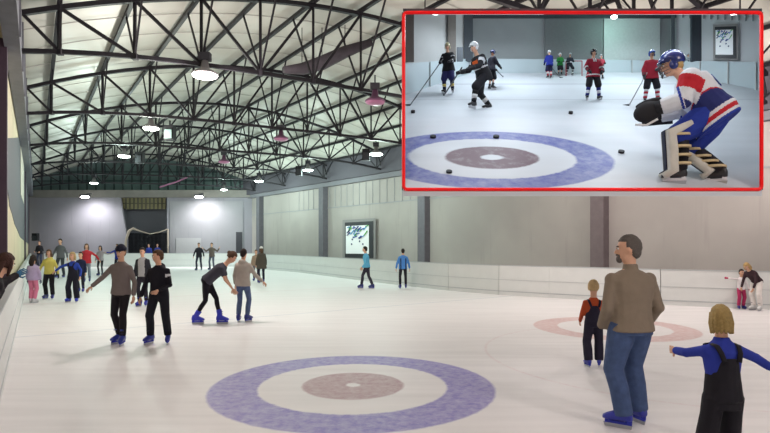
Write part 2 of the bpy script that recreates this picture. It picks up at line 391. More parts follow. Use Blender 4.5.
# sagging ventilation duct under the roof
dt = empty('roof_duct'); tag(dt, 'short dark grey sagging duct hung beneath the roof near the big lamp rows', 'duct')
pts = [P(284, 70, 15.2), P(302, 69, 15.6), P(322, 63, 15.6), P(345, 52, 15.4), P(372, 42, 15.4)]
mb = MB(); mb.tube(pts, [.10, .17, .2, .17, .1], 10); mb.build('duct_tube', mat((66, 62, 68), .7, .3, 6), dt, True)
mb = MB()
for p in pts[1:-1]: mb.bar(p, p+Vector((0, 0, 8.0-p.z)), .02)
mb.build('hanger', STEEL, dt)
# pink service pipe far off
MB_ = MB(); MB_.tube([P(160, 187, 37), P(176, 182, 36.5), P(190, 176, 36)], [.05]*3, 8)
tag(MB_.build('service_pipe', mat((150, 96, 128), .5)), 'short pink pipe below the far roof trusses', 'pipe')

# ---------------------------------------------------------------- lamps
def lamp(px, py, Y, on, col, power, label, grp, r=.24):
    p = P(px, py, Y); t = empty('ceiling_lamp', p); tag(t, label, 'lamp', grp)
    mb = MB(); mb.tube([(0, 0, .0), (0, 0, .03), (0, 0, .10), (0, 0, .15), (0, 0, .34)], [r*1.1, r*1.12, r*.75, .10, .07], 16, cap=True)
    mb.build('lamp_shade', mat((150, 148, 150) if on else (120, 84, 110), .4, .05, 5, .5), t, True)
    mb = MB(); mb.ell((0, 0, -.01), (r*1.06, r*1.06, .07), nu=16)
    mb.build('lamp_lens', mat(col, .4, 0, 5, 0, 14.0 if on else 0) if on else mat((176, 116, 150), .4), t, True)
    mb = MB(); mb.tube([(0, 0, .34), (0, 0, 6.35-p.z)], [.02, .02], 6); mb.build('hanger', STEEL, t)
    mb = MB(); mb.box((.0, 0, .42), (.26, .16, .18)); mb.build('ballast_box', DARK, t)
    if on:
        l = bpy.data.lights.new('bulb', 'POINT'); l.energy = power; l.color = lin(col); l.shadow_soft_size = .3
        lo = bpy.data.objects.new('bulb', l); link(lo, t); lo.location = (0, 0, -.42)
WARM, COOL = (255, 240, 236), (230, 255, 246)
PW = 300
for i, (x, y, Y, c, pw, r, wd) in enumerate([(205, 75, 12.5, WARM, PW*1.3, .27, 'largest, nearest of the left row'), (151, 128, 18.3, (246, 252, 238), PW, .24, 'second in the left row'), (124, 156, 24.2, COOL, PW, .24, 'third in the left row'), (94, 183, 33, COOL, PW, .22, 'small and distant in the left row')]):
    lamp(x, y, Y, True, c, pw, 'glowing white high bay lamp, '+wd, 'lamps of the left row', r)
for i, (x, y, Y, c, pw, r, wd) in enumerate([(376, 154, 23.7, COOL, PW, .28, 'beside a black loudspeaker, nearest of the right row'), (308, 170, 28.9, COOL, PW, .26, 'second of the right row'), (259, 181, 34, COOL, PW, .25, 'third of the right row'), (224, 189.5, 38, COOL, PW*.8, .22, 'most distant of the right row')]):
    lamp(x, y, Y, True, c, pw, 'glowing white high bay lamp, '+wd, 'lamps of the right row', r)
for i, (x, y, Y, wd) in enumerate([(375, 102, 14.7, 'nearest one beside the sagging duct'), (281, 139, 20.2, 'middle one of its row'), (224, 162, 26, 'most distant of its row')]):
    lamp(x, y, Y, False, WARM, 0, 'unlit pinkish high bay lamp, '+wd, 'unlit lamps', .25)
# wall floods on the back wall
for x, wd in ((85, 'left pale panel'), (199, 'right pale panel')):
    p = P(x, 197, 39.9); t = empty('flood_lamp', p); tag(t, 'bright flood lamp washing the back wall, above its '+wd, 'lamp', 'flood lamps on the back wall')
    mb = MB(); mb.box((0, 0, .12), (.6, .34, .12)); mb.bar((0, 0, .18), (0, .9, .35), .06); mb.build('housing', DARK, t)
    mb = MB(); mb.ell((0, 0, .0), (.32, .2, .1)); mb.build('lamp_lens', mat((255, 255, 250), .4, 0, 5, 0, 20), t, True)
    l = bpy.data.lights.new('bulb', 'SPOT'); l.energy = 700; l.spot_size = R(150); l.spot_blend = .8; l.shadow_soft_size = .15
    lo = bpy.data.objects.new('bulb', l); link(lo, t); lo.location = (0, -.05, -.12); lo.rotation_euler = (R(25), 0, 0)
# off-view lamps of the same rows, behind and beside the camera
for (X, Y, pw, wd) in ((4.5, 15.0, PW*1.2, 'hidden behind the red framed display'), (9.3, 12.5, PW*1.0, 'right of the red framed display'), (1.2, 6.0, PW*1.1, 'overhead by the painted purple circle'), (5.5, 1.0, PW*.8, 'behind the viewer to the right'), (-.6, 0.8, PW*.5, 'above the viewer')):
    p = Vector((X, Y, 5.7)); px = CX+X/max(Y, .1)*F; py = HY-(5.7-CH)/max(Y, .1)*F
    lamp(px, py, Y, True, WARM, pw, 'high bay lamp '+wd, 'nearer roof lamps', .25)

# loudspeakers
for x, y, Y, wd in ((170, 133, 18.6, 'with pale front, by the second lamp of the left row'), (140, 158, 24.4, 'small, by the third lamp of the left row'), (366, 155, 23.6, 'beside the nearest lamp of the right row'), (299, 171, 28.8, 'small, by the second lamp of the right row'), (30, 237, 37, 'on the left wall above a dark dressed skater')):
    p = P(x, y, Y) if x != 30 else P(35.5, 237, 36); t = empty('loudspeaker', p); tag(t, 'black box loudspeaker '+wd, 'loudspeaker')
    mb = MB(); mb.box((0, 0, 0), (.32, .3, .5)); mb.build('cabinet', mat((22, 22, 26), .6), t)
    mb = MB(); mb.box((.0, -.16, -.06), (.24, .03, .3)); mb.build('grille', mat((110, 130, 128) if x == 170 else (50, 52, 56), .6), t)
    if y < 200:
        mb = MB(); mb.bar((0, 0, .25), (0, 0, 6.0-p.z), .04); mb.build('bracket', STEEL, t)
    else:
        mb = MB(); mb.bar((0, 0, 0), (-.3, .05, 0), .05); mb.build('bracket', STEEL, t)

# ---------------------------------------------------------------- framed poster on the right wall
def poster(frame_px, depth_fn, label, scale=1.0):
    x0, x1, ytl, ytr, ybl, ybr = frame_px
    def q(u, v, off=0):                               # u along, v down, point on the wall plane
        x = x0+(x1-x0)*u; Y = depth_fn(x)-off; return P(x, (ytl*(1-u)+ytr*u)*(1-v)+(ybl*(1-u)+ybr*u)*v, Y)
    t = empty('framed_poster', q(.5, 1)); tag(t, label, 'poster'); org = q(.5, 1)
    def quad(u0, v0, u1, v1, off, th, name, m):
        a = [q(u, v, off)-org for u, v in ((u0, v1), (u1, v1), (u1, v0), (u0, v0))]; b = [q(u, v, off-th)-org for u, v in ((u0, v1), (u1, v1), (u1, v0), (u0, v0))]
        mb = MB(); mb.add(a+b, [(0, 1, 2, 3), (7, 6, 5, 4), (0, 4, 5, 1), (1, 5, 6, 2), (2, 6, 7, 3), (3, 7, 4, 0)]); return mb.build(name, m, t)
    quad(0, 0, 1, 1, .10*scale, .10*scale, 'frame', mat((140, 138, 138), .6))
    quad(.07, .07, .93, .96, .14*scale, .04*scale, 'glazing', mat((52, 54, 58), .4))
    quad(.10, .16, .80, .86, .18*scale, .04*scale, 'print', mat((244, 246, 248), .5, .02))
    rnd = random.Random(7)
    pc = [mat((60, 86, 170), .6), mat((92, 168, 84), .6), mat((44, 52, 110), .6), mat((120, 170, 210), .6)]
    for i in range(34):
        u = rnd.uniform(.12, .72); v = .18+rnd.uniform(0, .34)*(1-.2*u); a = q(u, v, .185*scale)-org
        L = rnd.uniform(.04, .11); b = q(min(.79, u+L), max(.165, v-L*rnd.uniform(.2, 1.3)), .185*scale)-org
        MB().bar(a, b, .10*scale, .04*scale).build('print_mark', pc[i % 4], t)
    for u, v in ((.33, .45), (.3, .5), (.52, .55), (.62, .62), (.28, .62)):
        MB().ell(q(u, v, .185*scale)-org, .05*scale).build('print_mark', pc[2], t)
poster((342.5, 375.5, 220, 218, 259, 260), lambda x: ray_wall(x)-.15, 'framed poster with blue and green map print hung on the right wall')

# equipment gate with pale curved pipe in the recess
t = empty('goal_frame', P(145, 262, 40.9)); tag(t, 'pale curved pipe frame with netting standing in the back wall recess', 'goal frame'); o0 = P(145, 262, 40.9)
mb = MB(); Yg = 40.9
mb.tube([p-o0 for p in (P(125, 262, Yg), P(126, 240, Yg), P(129, 231, Yg), P(133, 228.5, Yg), P(140, 231, Yg), P(150, 234, Yg), P(160, 232, Yg), P(168, 229, Yg))], [.09, .09, .11, .10, .05, .04, .04, .04], 8)
mb.tube([p-o0 for p in (P(168, 229, Yg), P(168, 262, Yg))], [.06, .06], 8); mb.build('pipe', mat((158, 146, 134), .6), t, True)
mb = MB()
for x in range(130, 168, 4): mb.bar(P(x, 233, Yg+.1)-o0, P(x, 262, Yg+.1)-o0, .008)
for y in range(236, 260, 4): mb.bar(P(128, y, Yg+.1)-o0, P(168, y, Yg+.1)-o0, .008)
mb.build('netting', mat((56, 56, 62), .8), t)

# ---------------------------------------------------------------- people
def V(*a): return Vector(a)
SKIN, HAIRS = (206, 160, 134), {'dark': (40, 32, 30), 'brown': (84, 62, 46), 'blond': (176, 146, 96), 'grey': (92, 86, 82)}
def joints(sp):
    a, sd, tw = sp.get('lean', .04), sp.get('side', 0), sp.get('twist', 0)
    feet = sp.get('feet', ((-.11, 0), (.11, 0)))
    fy = sp.get('toe', (.25, -.25))
    lift = sp.get('lift', (0, 0))
    hx, hy = sp.get('hip', ((feet[0][0]+feet[1][0])/2, (feet[0][1]+feet[1][1])/2))
    hz = .995-sp.get('crouch', 0.0)
    J = {}
    ank = [V(feet[i][0], feet[i][1], .165+lift[i]) for i in (0, 1)]
    for _ in range(80):
        hips = [V(hx-.09, hy, hz-.02), V(hx+.09, hy, hz-.02)]
        if max((hips[i]-ank[i]).length for i in (0, 1)) < .825: break
        hz -= .006
    J['P'] = V(hx, hy, hz); J['hips'] = hips; J['ank'] = ank; J['toe'] = fy
    J['knee'] = []
    for i in (0, 1):
        d = ank[i]-hips[i]; L = min(d.length, .828); dd = d.normalized(); l1, l2 = .43, .40
        c = (l1*l1+L*L-l2*l2)/(2*l1*L); c = max(-1, min(1, c)); s_ = sqrt(1-c*c)
        fw = V(-sin(fy[i]), cos(fy[i]), 0); fw = (fw-dd*fw.dot(dd)).normalized()
        J['knee'].append(hips[i]+dd*l1*c+fw*l1*s_)
    U = V(sin(sd)*cos(a), sin(a), cos(a)*cos(sd)).normalized()
    Rt = V(cos(tw), sin(tw), 0); Rt = (Rt-U*Rt.dot(U)).normalized(); Fw = U.cross(Rt)
    R0 = V(1, 0, 0)
    J['U'], J['R'], J['F'] = U, Rt, Fw
    b = sp.get('build', 1.0)
    J['sh'] = [J['P']+U*.43-Rt*.166*b, J['P']+U*.43+Rt*.166*b]
    J['neck'] = J['P']+U*.53
    hyaw, hp = sp.get('look', (0, 0))                 # yaw to the left is positive, pitch down is positive
    hu = (U*.45+V(0, 0, 1)*.8).normalized() if a > .35 else (U+V(0, 0, .6)).normalized()
    f = V(-sin(hyaw), cos(hyaw), 0); f = (f-hu*f.dot(hu)).normalized(); r = f.cross(hu)
    rot = Matrix((r, f, hu)).transposed() @ Matrix.Rotation(-hp, 3, 'X')
    J['hrot'] = rot; hk = sp.get('head', 1.0); J['hk'] = hk
    J['head'] = J['neck']+hu*(.06+.125*hk)+(f*.02)+(f*.06 if a > .35 else V(0, 0, 0))
    J['el'], J['wr'], J['hd'] = [], [], []
    for i in (0, 1):
        u, fdir = sp.get('arms', (((-.25, 0, -1), (-.1, .2, -1)), ((.25, 0, -1), (.1, .2, -1))))[i]
        u = V(*u).normalized(); fdir = V(*fdir).normalized(); k = sp.get('armlen', 1.0)
        e = J['sh'][i]+u*.285*k; w_ = e+fdir*.25*k
        J['el'].append(e); J['wr'].append(w_); J['hd'].append(fdir)
    return J

def torso_secs(J, infl, top, hem, b=1.0, hipw=1.0, flare=0):
    U, Rt, Fw, Pp = J['U'], J['R'], J['F'], J['P']
    prof = [(-.30, .19, .14), (-.2, .185, .135), (-.1, .172, .125), (-.02, .166, .118), (.08, .152, .108), (.2, .15, .106), (.33, .172, .118), (.42, .18, .112), (.475, .15, .088), (.51, .085, .068), (.54, .062, .062)]
    def at(h):
        for i in range(len(prof)-1):
            if prof[i][0] <= h <= prof[i+1][0]:
                t = (h-prof[i][0])/(prof[i+1][0]-prof[i][0]); return tuple(prof[i][j]*(1-t)+prof[i+1][j]*t for j in (1, 2))
        return prof[-1][1:]
    hs = [hem]+[p[0] for p in prof if hem+.02 < p[0] < top-.02]+[top]
    out = []
    for h in hs:
        x, y = at(h); x *= b*(hipw if h < .1 else 1); y *= b
        g = infl+(flare*max(0, (.15-h)) if flare else 0)
        # below the pelvis a hanging hem drops plumb instead of following the lean
        c = Pp+U*h if h >= -.02 else Pp+U*-.02+(U*.3+V(0, 0, .7)).normalized()*(h+.02)
        if h > .46: g = infl*.5
        out.append((c, Rt*(x+g), Fw*(y+g)))
    return out

def hand(mb, wr, d, side, k=1.0, m=0, curl=.5, inward=None):
    d = d.normalized(); inw = inward or V(-side, 0, 0); inw = (inw-d*inw.dot(d)).normalized(); ac = d.cross(inw)*(1 if side > 0 else -1)
    rot = Matrix((ac, d, d.cross(ac)*-1)).transposed() if True else None
    pc = wr+d*.048*k
    mb.ell(pc, (.04*k, .052*k, .017*k), Matrix((ac, d, ac.cross(d))).transposed(), m, 8, 6)
    for j, (o, L) in enumerate(((-.03, .062), (-.011, .074), (.01, .07), (.029, .054))):
        b0 = wr+d*.085*k+ac*o*k; b1 = b0+(d+inw*curl*.5).normalized()*L*.5*k; b2 = b1+(d*(1-curl*.5)+inw*curl*1.3).normalized()*L*.55*k
        mb.tube([b0-d*.01*k, b0, b1, b2], [.008*k, .0092*k, .0085*k, .006*k], 6, m)
    b0 = wr+d*.03*k-ac*.033*k; b1 = b0+(d*.7-ac*.7+inw*.3).normalized()*.04*k; b2 = b1+(d+inw*.4).normalized()*.035*k
    mb.tube([b0, b1, b2], [.011*k, .0105*k, .007*k], 6, m)

def head_geo(mb, J, det=True):
    c, rot, k = J['head'], J['hrot'], J['hk']
    def q(x, y, z): return c+rot @ V(x*k, y*k, z*k)
    mb.ell(q(0, -.008, .02), (.076*k, .098*k, .105*k), rot, 0, 18, 12)
    mb.ell(q(0, .022, -.05), (.056*k, .068*k, .07*k), rot, 0, 14, 10)
    mb.ell(q(0, .072, -.088), (.024*k, .022*k, .02*k), rot, 0, 8, 6)
    mb.tube([J['neck']-J['U']*.05, J['neck']+(c-J['neck'])*.3, q(0, -.015, -.05)], [.058*max(1, k*.9), .054*k, .052*k], 12)
    if det:
        mb.tube([q(0, .088, .015), q(0, .104, -.012), q(0, .112, -.028), q(0, .092, -.036)], [.009*k, .012*k, .015*k, .010*k], 8)
        for s in (-1, 1): mb.ell(q(s*.078, -.004, -.008), (.012*k, .02*k, .031*k), rot, 0, 8, 6)
def face_marks(mb, J, m_eye=1, m_lip=2, m_brow=3):
    c, rot, k = J['head'], J['hrot'], J['hk']
    def q(x, y, z): return c+rot @ V(x*k, y*k, z*k)
    for s in (-1, 1):
        mb.ell(q(s*.030, .084, .010), (.0145*k, .010*k, .009*k), rot, 4, 8, 6)
        mb.ell(q(s*.030, .0905, .010), (.008*k, .006*k, .008*k), rot, m_eye, 8, 6)
        mb.bar(q(s*.014, .092, .029), q(s*.047, .082, .030), .010*k, .010*k, m_brow)
    mb.ell(q(0, .088, -.060), (.024*k, .010*k, .009*k), rot, m_lip, 8, 6)

def hair_geo(J, style, back=0):
    mb = MB(); c, rot, k = J['head'], J['hrot'], J['hk']
    def q(x, y, z): return c+rot @ V(x*k, y*k, z*k)
    if style in ('short', 'long', 'bun', 'pony', 'bob', 'curly'):
        thick = {'short': 1.0, 'curly': 1.09}.get(style, 1.05)
        def fn(v):
            y, z = v.y, v.z
            low = (-.62 if v.y < -.2 else -.3) if style in ('short', 'bun', 'pony', 'curly') else -.75
            if (y > .30 and z < .42) or z < low or (y > .05 and z < -.05 and style == 'short'): return v*.80
            return v*(1+.03*sin(v.x*23+v.z*17)*cos(v.y*19))
        mb.ell(q(0, -.014, .022), (.084*k*thick, .106*k*thick, .114*k*thick), rot, 0, 26, 18, fn)
    if style == 'long':
        mb.tube([q(0, -.06, .03), q(0, -.088, -.05), q(0, -.095, -.14), q(0, -.085, -.22)], [(.075*k, .04*k), (.088*k, .04*k), (.085*k, .035*k), (.05*k, .02*k)], 12, side=rot @ V(1, 0, 0))
        for s in (-1, 1): mb.tube([q(s*.07, 0, .05), q(s*.085, .01, -.05), q(s*.082, .02, -.15)], [.025*k, .026*k, .014*k], 8)
    if style == 'bob':
        for i in range(9):
            a = pi+(i-4)*.42; x, y = sin(a)*-.078, cos(a)*.09-.01
            mb.tube([q(x*.8, y*.8, .06), q(x*.98, y*.98, -.04), q(x*.95, y*.95, -.10), q(x*1.15, y*1.1, -.135)], [.03*k, .03*k, .026*k, .008*k], 7)
    if style == 'short': mb.ell(q(0, -.055, -.03), (.068*k, .056*k, .062*k), rot, 0, 12, 8)
    if style == 'bun': mb.ell(q(0, -.11, .05), (.045*k,)*3, rot, 0, 10, 8)
    if style == 'pony': mb.tube([q(0, -.09, .04), q(0, -.14, .01), q(0, -.15, -.09), q(0, -.13, -.17)], [.025*k, .032*k, .028*k, .01*k], 8)
    return mb
def hat_geo(J, kind):
    mb = MB(); c, rot, k = J['head'], J['hrot'], J['hk']
    def q(x, y, z): return c+rot @ V(x*k, y*k, z*k)
    if kind == 'beanie':
        mb.ell(q(0, -.010, .045), (.088*k, .110*k, .112*k), rot, 0, 22, 14, lambda v: v if v.z > -.02 else v*.8)
        mb.tube([q(0, -.01, .040), q(0, -.01, .078)], [(.0915*k, .114*k), (.0915*k, .114*k)], 20, side=rot @ V(1, 0, 0))
    if kind == 'hood':
        mb.ell(q(0, -.03, .0), (.105*k, .115*k, .14*k), rot, 0, 20, 14, lambda v: v if v.y < .35 else v*.75)
    return mb
def helmet_geo(J, cage=True):
    c, rot, k = J['head'], J['hrot'], J['hk']
    def q(x, y, z): return c+rot @ V(x*k, y*k, z*k)
    mb = MB(); mb.ell(q(0, -.012, .03), (.108*k, .134*k, .125*k), rot, 0, 24, 16, lambda v: v*.72 if ((v.y > .1 and v.z < .12) or v.z < -.55) else v)
    for s in (-1, 1): mb.ell(q(s*.088, .0, -.03), (.022*k, .045*k, .05*k), rot, 0, 10, 8)
    mb.tube([q(-.09, .075, .05), q(0, .125, .055), q(.09, .075, .05)], [.012*k]*3, 6)
    cg = MB()
    if cage:
        for z in (-.09, -.055, -.02, .015): cg.tube([q(-.085, .05, z), q(-.055, .115, z), q(0, .138, z), q(.055, .115, z), q(.085, .05, z)], [.0035*k]*5, 5)
        for x in (-.05, -.025, 0, .025, .05): cg.tube([q(x, .12, .045), q(x, .138-abs(x)*.4, -.02), q(x*.8, .12, -.1)], [.0035*k]*3, 5)
    return mb, cg

SCL = {}
def scale_mb(mb, s): mb.v = [(a*s, b*s, c*s) for a, b, c in mb.v]; return mb
def skate_parts(J, i, boot_c, blade_c, par, s, hockey=False):
    a = J['ank'][i]; yaw = J['toe'][i]; f = V(-sin(yaw), cos(yaw), 0); r = V(cos(yaw), sin(yaw), 0); z = V(0, 0, 1)
    sh = (J['knee'][i]-a).normalized(); g = a-z*.165
    def q(y, zz, x=0): return g+f*y+z*zz+r*x
    mb = MB()
    # boot: heel to toe sections
    secs = []
    for y, hw, z0, z1 in ((-.085, .028, .085, .15), (-.065, .042, .072, .20), (-.02, .046, .07, .215), (.04, .045, .07, .19), (.10, .047, .07, .155), (.15, .042, .07, .132), (.182, .025, .074, .112)):
        secs.append((q(y, (z0+z1)/2), r*hw, z*(z1-z0)/2))
    mb.sections(secs, 12, 0, .8)
    mb.tube([a+z*-.03-f*.01, a+sh*.06-f*.005, a+sh*.135, a+sh*.15], [(.046, .054), (.047, .055), (.054, .060), (.047, .053)], 12, side=r)
    scale_mb(mb, s); o = mb.build('skate', mat(boot_c, .35, .1, 20, 0, 0, 0, .5), par, True)
    bm_ = MB(); m2 = 1
    bm_.add([q(-.075, .0, -.003), q(-.075, .0, .003), q(.165, .0, .003), q(.165, .0, -.003), q(-.085, .04, -.003), q(-.085, .04, .003), q(.18, .04, .003), q(.18, .04, -.003)], [(3, 2, 1, 0), (4, 5, 6, 7), (0, 1, 5, 4), (1, 2, 6, 5), (2, 3, 7, 6), (3, 0, 4, 7)])
    bm_.bar(q(-.08, .052), q(.165, .052), .022, .028, 1); bm_.bar(q(-.05, .05), q(-.05, .085), .05, .04, 1); bm_.bar(q(.11, .05), q(.11, .085), .06, .04, 1)
    scale_mb(bm_, s); bm_.build('blade', [mat((170, 172, 178), .3, .05, 5, .9), mat(blade_c, .5)], o)
    mb = MB()
    mb.bar(a+sh*.05+f*.055-r*.02, a+sh*.05+f*.055+r*.02, .012, .012); scale_mb(mb, s); mb.build('buckle', mat((30, 30, 60) if not hockey else (210, 210, 210), .5), o); mb = MB(); mb.bar(a+sh*.10+f*.06-r*.035, a+sh*.10+f*.06+r*.035, .02, .012)
    scale_mb(mb, s); mb.build('buckle', mat((30, 30, 60) if not hockey else (210, 210, 210), .5), o)

def person(label, loc, yaw, H, sp, name='person', cat='person', group=None, vox=None):
    s = H/1.82; J = joints(sp); t = empty(name, loc, yaw); tag(t, label, cat, group)
    px = F/max(1.0, loc[1])*s; vox = vox or min(.026, max(.012, 1.1/px)); b = sp.get('build', 1.0)
    skin = mat(sp.get('skin', SKIN), .6, .08, 40); hairc = sp.get('hair', ('short', 'dark'))
    hc = HAIRS.get(hairc[1], hairc[1])
    hm = mat(hc, .8, .35, 70, bump=.6)
    def arm(mb, i, r0, r1, r2, end=1.0):
        w_ = J['el'][i].lerp(J['wr'][i], end)
        mb.tube([J['sh'][i]+J['R']*(.05 if i == 0 else -.05), J['sh'][i], J['sh'][i].lerp(J['el'][i], .5), J['el'][i], J['el'][i].lerp(w_, .5), w_], [r0*.9, r0, (r0+r1)/2, r1, (r1+r2)/2*1.04, r2], 10)
        mb.ell(J['sh'][i], r0*1.04); mb.ell(J['el'][i], r1*1.04)
    def leg(mb, i, r0, r1, r2, end=1.0, r15=None):
        a = J['knee'][i].lerp(J['ank'][i], end)
        mid = J['knee'][i].lerp(a, .4)-V(-sin(J['toe'][i]), cos(J['toe'][i]), 0)*.012
        mb.tube([J['hips'][i]+V(0, 0, .03), J['hips'][i].lerp(J['knee'][i], .35), J['knee'][i], mid, a], [r0, r0*.93, r1, (r1+r2)/2*1.1 if r15 is None else r15, r2], 12)
        mb.ell(J['knee'][i], r1*1.02)
    # body
    mb = MB(); head_geo(mb, J); mb.sections(torso_secs(J, -.012, .54, -.09, b), 14)
    for i in (0, 1):
        arm(mb, i, .046*b, .036*b, .026); leg(mb, i, .078*b, .05, .038); mb.ell(J['ank'][i]-V(0, 0, .035), (.032, .05, .035))
    mb = fused(mb, vox, 3)
    gl = sp.get('glove'); hands = MB()
    for i in (0, 1):
        hd = sp.get('hands', (1, 1))[i]
        if hd: hand(hands if gl else mb, J['wr'][i], J['hd'][i], -1 if i == 0 else 1, sp.get('handk', 1.0), 0, sp.get('curl', .6))
    face_marks(mb, J)
    scale_mb(mb, s); mb.build('body', [skin, mat((30, 24, 22), .3), mat((150, 90, 84), .6), mat(tuple(int(v*.8) for v in hc), .8), mat((226, 222, 216), .4)], t, True)
    if gl and hands.v:
        for i in (0, 1):
            g = MB()
            if sp.get('mitt'): g.ell(J['wr'][i]+J['hd'][i]*.07, .055, None, 0, 12, 8); g.tube([J['wr'][i]-J['hd'][i]*.03, J['wr'][i]+J['hd'][i]*.05], [.045, .045], 10)
            else: hand(g, J['wr'][i], J['hd'][i], -1 if i == 0 else 1, 1.08, 0, .6)
            scale_mb(g, s); g.build('glove', mat(gl, .7), t, True)
    # hair and headwear
    if hairc[0]:
        h = hair_geo(J, hairc[0]); scale_mb(h, s); h.build('hair', hm, t, True)
    if sp.get('beard'):
        c, rot, k = J['head'], J['hrot'], J['hk']; mb = MB()
        mb.ell(c+rot @ V(0, .076, -.088)*k, (.036*k, .03*k, .034*k), rot, 0, 12, 8); mb.ell(c+rot @ V(0, .095, -.046)*k, (.026*k, .012*k, .009*k), rot, 0, 10, 6)
        for q_ in (-1, 1): mb.ell(c+rot @ V(q_*.03, .082, -.066)*k, (.010*k, .012*k, .024*k), rot, 0, 8, 6)
        scale_mb(mb, s); mb.build('beard', hm, t, True)
    if sp.get('hat'):
        kind, colr = sp['hat']
        if kind == 'helmet':
            mb, cg = helmet_geo(J, sp.get('cage', True)); scale_mb(mb, s); ho = mb.build('helmet', mat(colr, .25, .05, 8, 0, 0, 0, .5), t, True)
            if cg.v: scale_mb(cg, s); cg.build('face_cage', mat((60, 62, 66), .4), ho, True)
        else:
            mb = hat_geo(J, kind); scale_mb(mb, s); mb.build('knit_cap' if kind == 'beanie' else kind, mat(colr, .9, .2, 60, bump=.4), t, True)
    # trousers
    pk = sp.get('pants', ((30, 30, 36), 'slim')); pc, fit = pk[0], pk[1]
    r = {'slim': (.090, .066, .060), 'loose': (.102, .082, .074), 'leggings': (.084, .056, .044), 'wide': (.108, .096, .098), 'hockey': (.13, .12, .11), 'jeans': (.110, .094, .086)}[fit]
    mb = MB(); mb.sections(torso_secs(J, .008 if fit != 'hockey' else .035, .07 if not sp.get('bib') else .08, -.10, b), 14)
    for i in (0, 1): leg(mb, i, r[0]*b, r[1], r[2], {'wide': 1.06, 'jeans': 1.10, 'hockey': .12, 'leggings': .92}.get(fit, 1.0), r[2]*1.05 if fit in ('wide', 'loose', 'hockey', 'jeans') else None)
    if sp.get('bib'):                                # dungarees: the same cloth rises over chest and back
        ss = torso_secs(J, .030, .37, -.02, b); mb.sections([(c, x*(1 if k_ < len(ss)-3 else (.92, .74, .60)[k_-len(ss)+3]), y) for k_, (c, x, y) in enumerate(ss)], 14)
    mb = fused(mb, vox, 3)
    if sp.get('bib'):
        for q_ in (-1, 1):
            for fb in (-1, 1):
                pts = []
                for h, yy, xx in ((.33, .145, .075), (.41, .132, .10), (.47, .088, .115), (.482, .02, .118)):
                    pts.append(J['P']+J['U']*(h+.01)+J['R']*q_*xx*b+J['F']*fb*yy*b)
                mb.tube(pts, [(.026, .008)]*4, 8, 0, True, J['R'])
    scale_mb(mb, s); mb.build('dungarees' if sp.get('bib') else 'trousers', mat(pc, .85, sp.get('pnoise', .15), 14, bump=.25), t, True)
    if sp.get('socks'):
        for i in (0, 1):
            so = MB(); k_, a_ = J['knee'][i], J['ank'][i]
            cs = sp['socks']; nb = len(cs)
            for j in range(nb):
                p0, p1 = k_.lerp(a_, j/nb), k_.lerp(a_, (j+1)/nb); rr = lambda t_: .085-.022*t_
                so.tube([p0, p1], [rr(j/nb), rr((j+1)/nb)], 12, j)
            scale_mb(so, s); so.build('sock', [mat(c_, .9) for c_ in cs], t, True)
    # top
    tk = sp.get('top', ((80, 80, 90), 'sweater')); tc, kind = tk[0], tk[1]
    if sp.get('bib'): kind = 'shirt'
    infl, hem, sl = {'shirt': (.012, .03, 1.0), 'tee': (.016, -.02, .35), 'sweater': (.018, -.07, 1.0), 'jacket': (.03, -.10, 1.0), 'coat': (.035, -.28, 1.0), 'vest': (.02, -.06, 0), 'jersey': (.05, -.16, 1.0)}[kind]
    mb = MB(); mb.sections(torso_secs(J, infl, .52, hem, b, 1.0, .10 if kind in ('coat', 'jersey') else .03), 16, 0, .92)
    ar = {'shirt': .058, 'tee': .062, 'sweater': .056, 'jacket': .064, 'coat': .064, 'vest': .05, 'jersey': .085}[kind]*b
    if sl:
        for i in (0, 1): arm(mb, i, ar, ar*.84, ar*.74, 1.0 if sl == 1 else .02) if sl == 1 else mb.tube([J['sh'][i]+J['R']*(.05 if i == 0 else -.05), J['sh'][i], J['sh'][i].lerp(J['el'][i], .72)], [ar*.95, ar, ar*.86], 10)
    if kind in ('sweater', 'jacket', 'coat', 'shirt') : mb.tube([J['neck']-J['U']*.05, J['neck']+J['U']*(.022+sp.get('collar', 0))], [.080, .066*max(1, J['hk']*.9)], 12)
    if sp.get('hoodie'): mb.ell(J['neck']-J['F']*.075-J['U']*.02, (.105, .06, .075))
    mb = fused(mb, vox, 3)
    mats_ = [mat(tc, .9, sp.get('tnoise', .12), 12, bump=.25)]
    paint = sp.get('paint')
    if paint:
        cols, fn = paint; mats_ += [mat(c_, .85) for c_ in cols]
        for n_, f_ in enumerate(mb.f):
            c_ = sum((Vector(mb.v[a_]) for a_ in f_), Vector())/len(f_); d_ = c_-J['P']
            arm_i = -1; tarm = 0
            for i in (0, 1):
                for seg, (a0, a1) in enumerate(((J['sh'][i], J['el'][i]), (J['el'][i], J['wr'][i]))):
                    ab = a1-a0; tt = (c_-a0).dot(ab)/ab.length_squared
                    if -.05 < tt <= 1.1 and (c_-(a0+ab*tt)).length < ar*1.25 and abs(d_.dot(J['R'])) > .15*b: arm_i, tarm = i, seg+max(0, min(1, tt))
            mb.m[n_] = fn(d_.dot(J['R']), d_.dot(J['F']), d_.dot(J['U']), arm_i, tarm)
    scale_mb(mb, s); top = mb.build({'tee': 't_shirt', 'jersey': 'hockey_jersey'}.get(kind, kind), mats_, t, True)
    if sp.get('socks') is None or sp.get('skates', 1):
        for i in (0, 1): skate_parts(J, i, sp.get('boot', (36, 44, 150)), sp.get('holder', (40, 50, 160)), t, s, bool(sp.get('socks')))
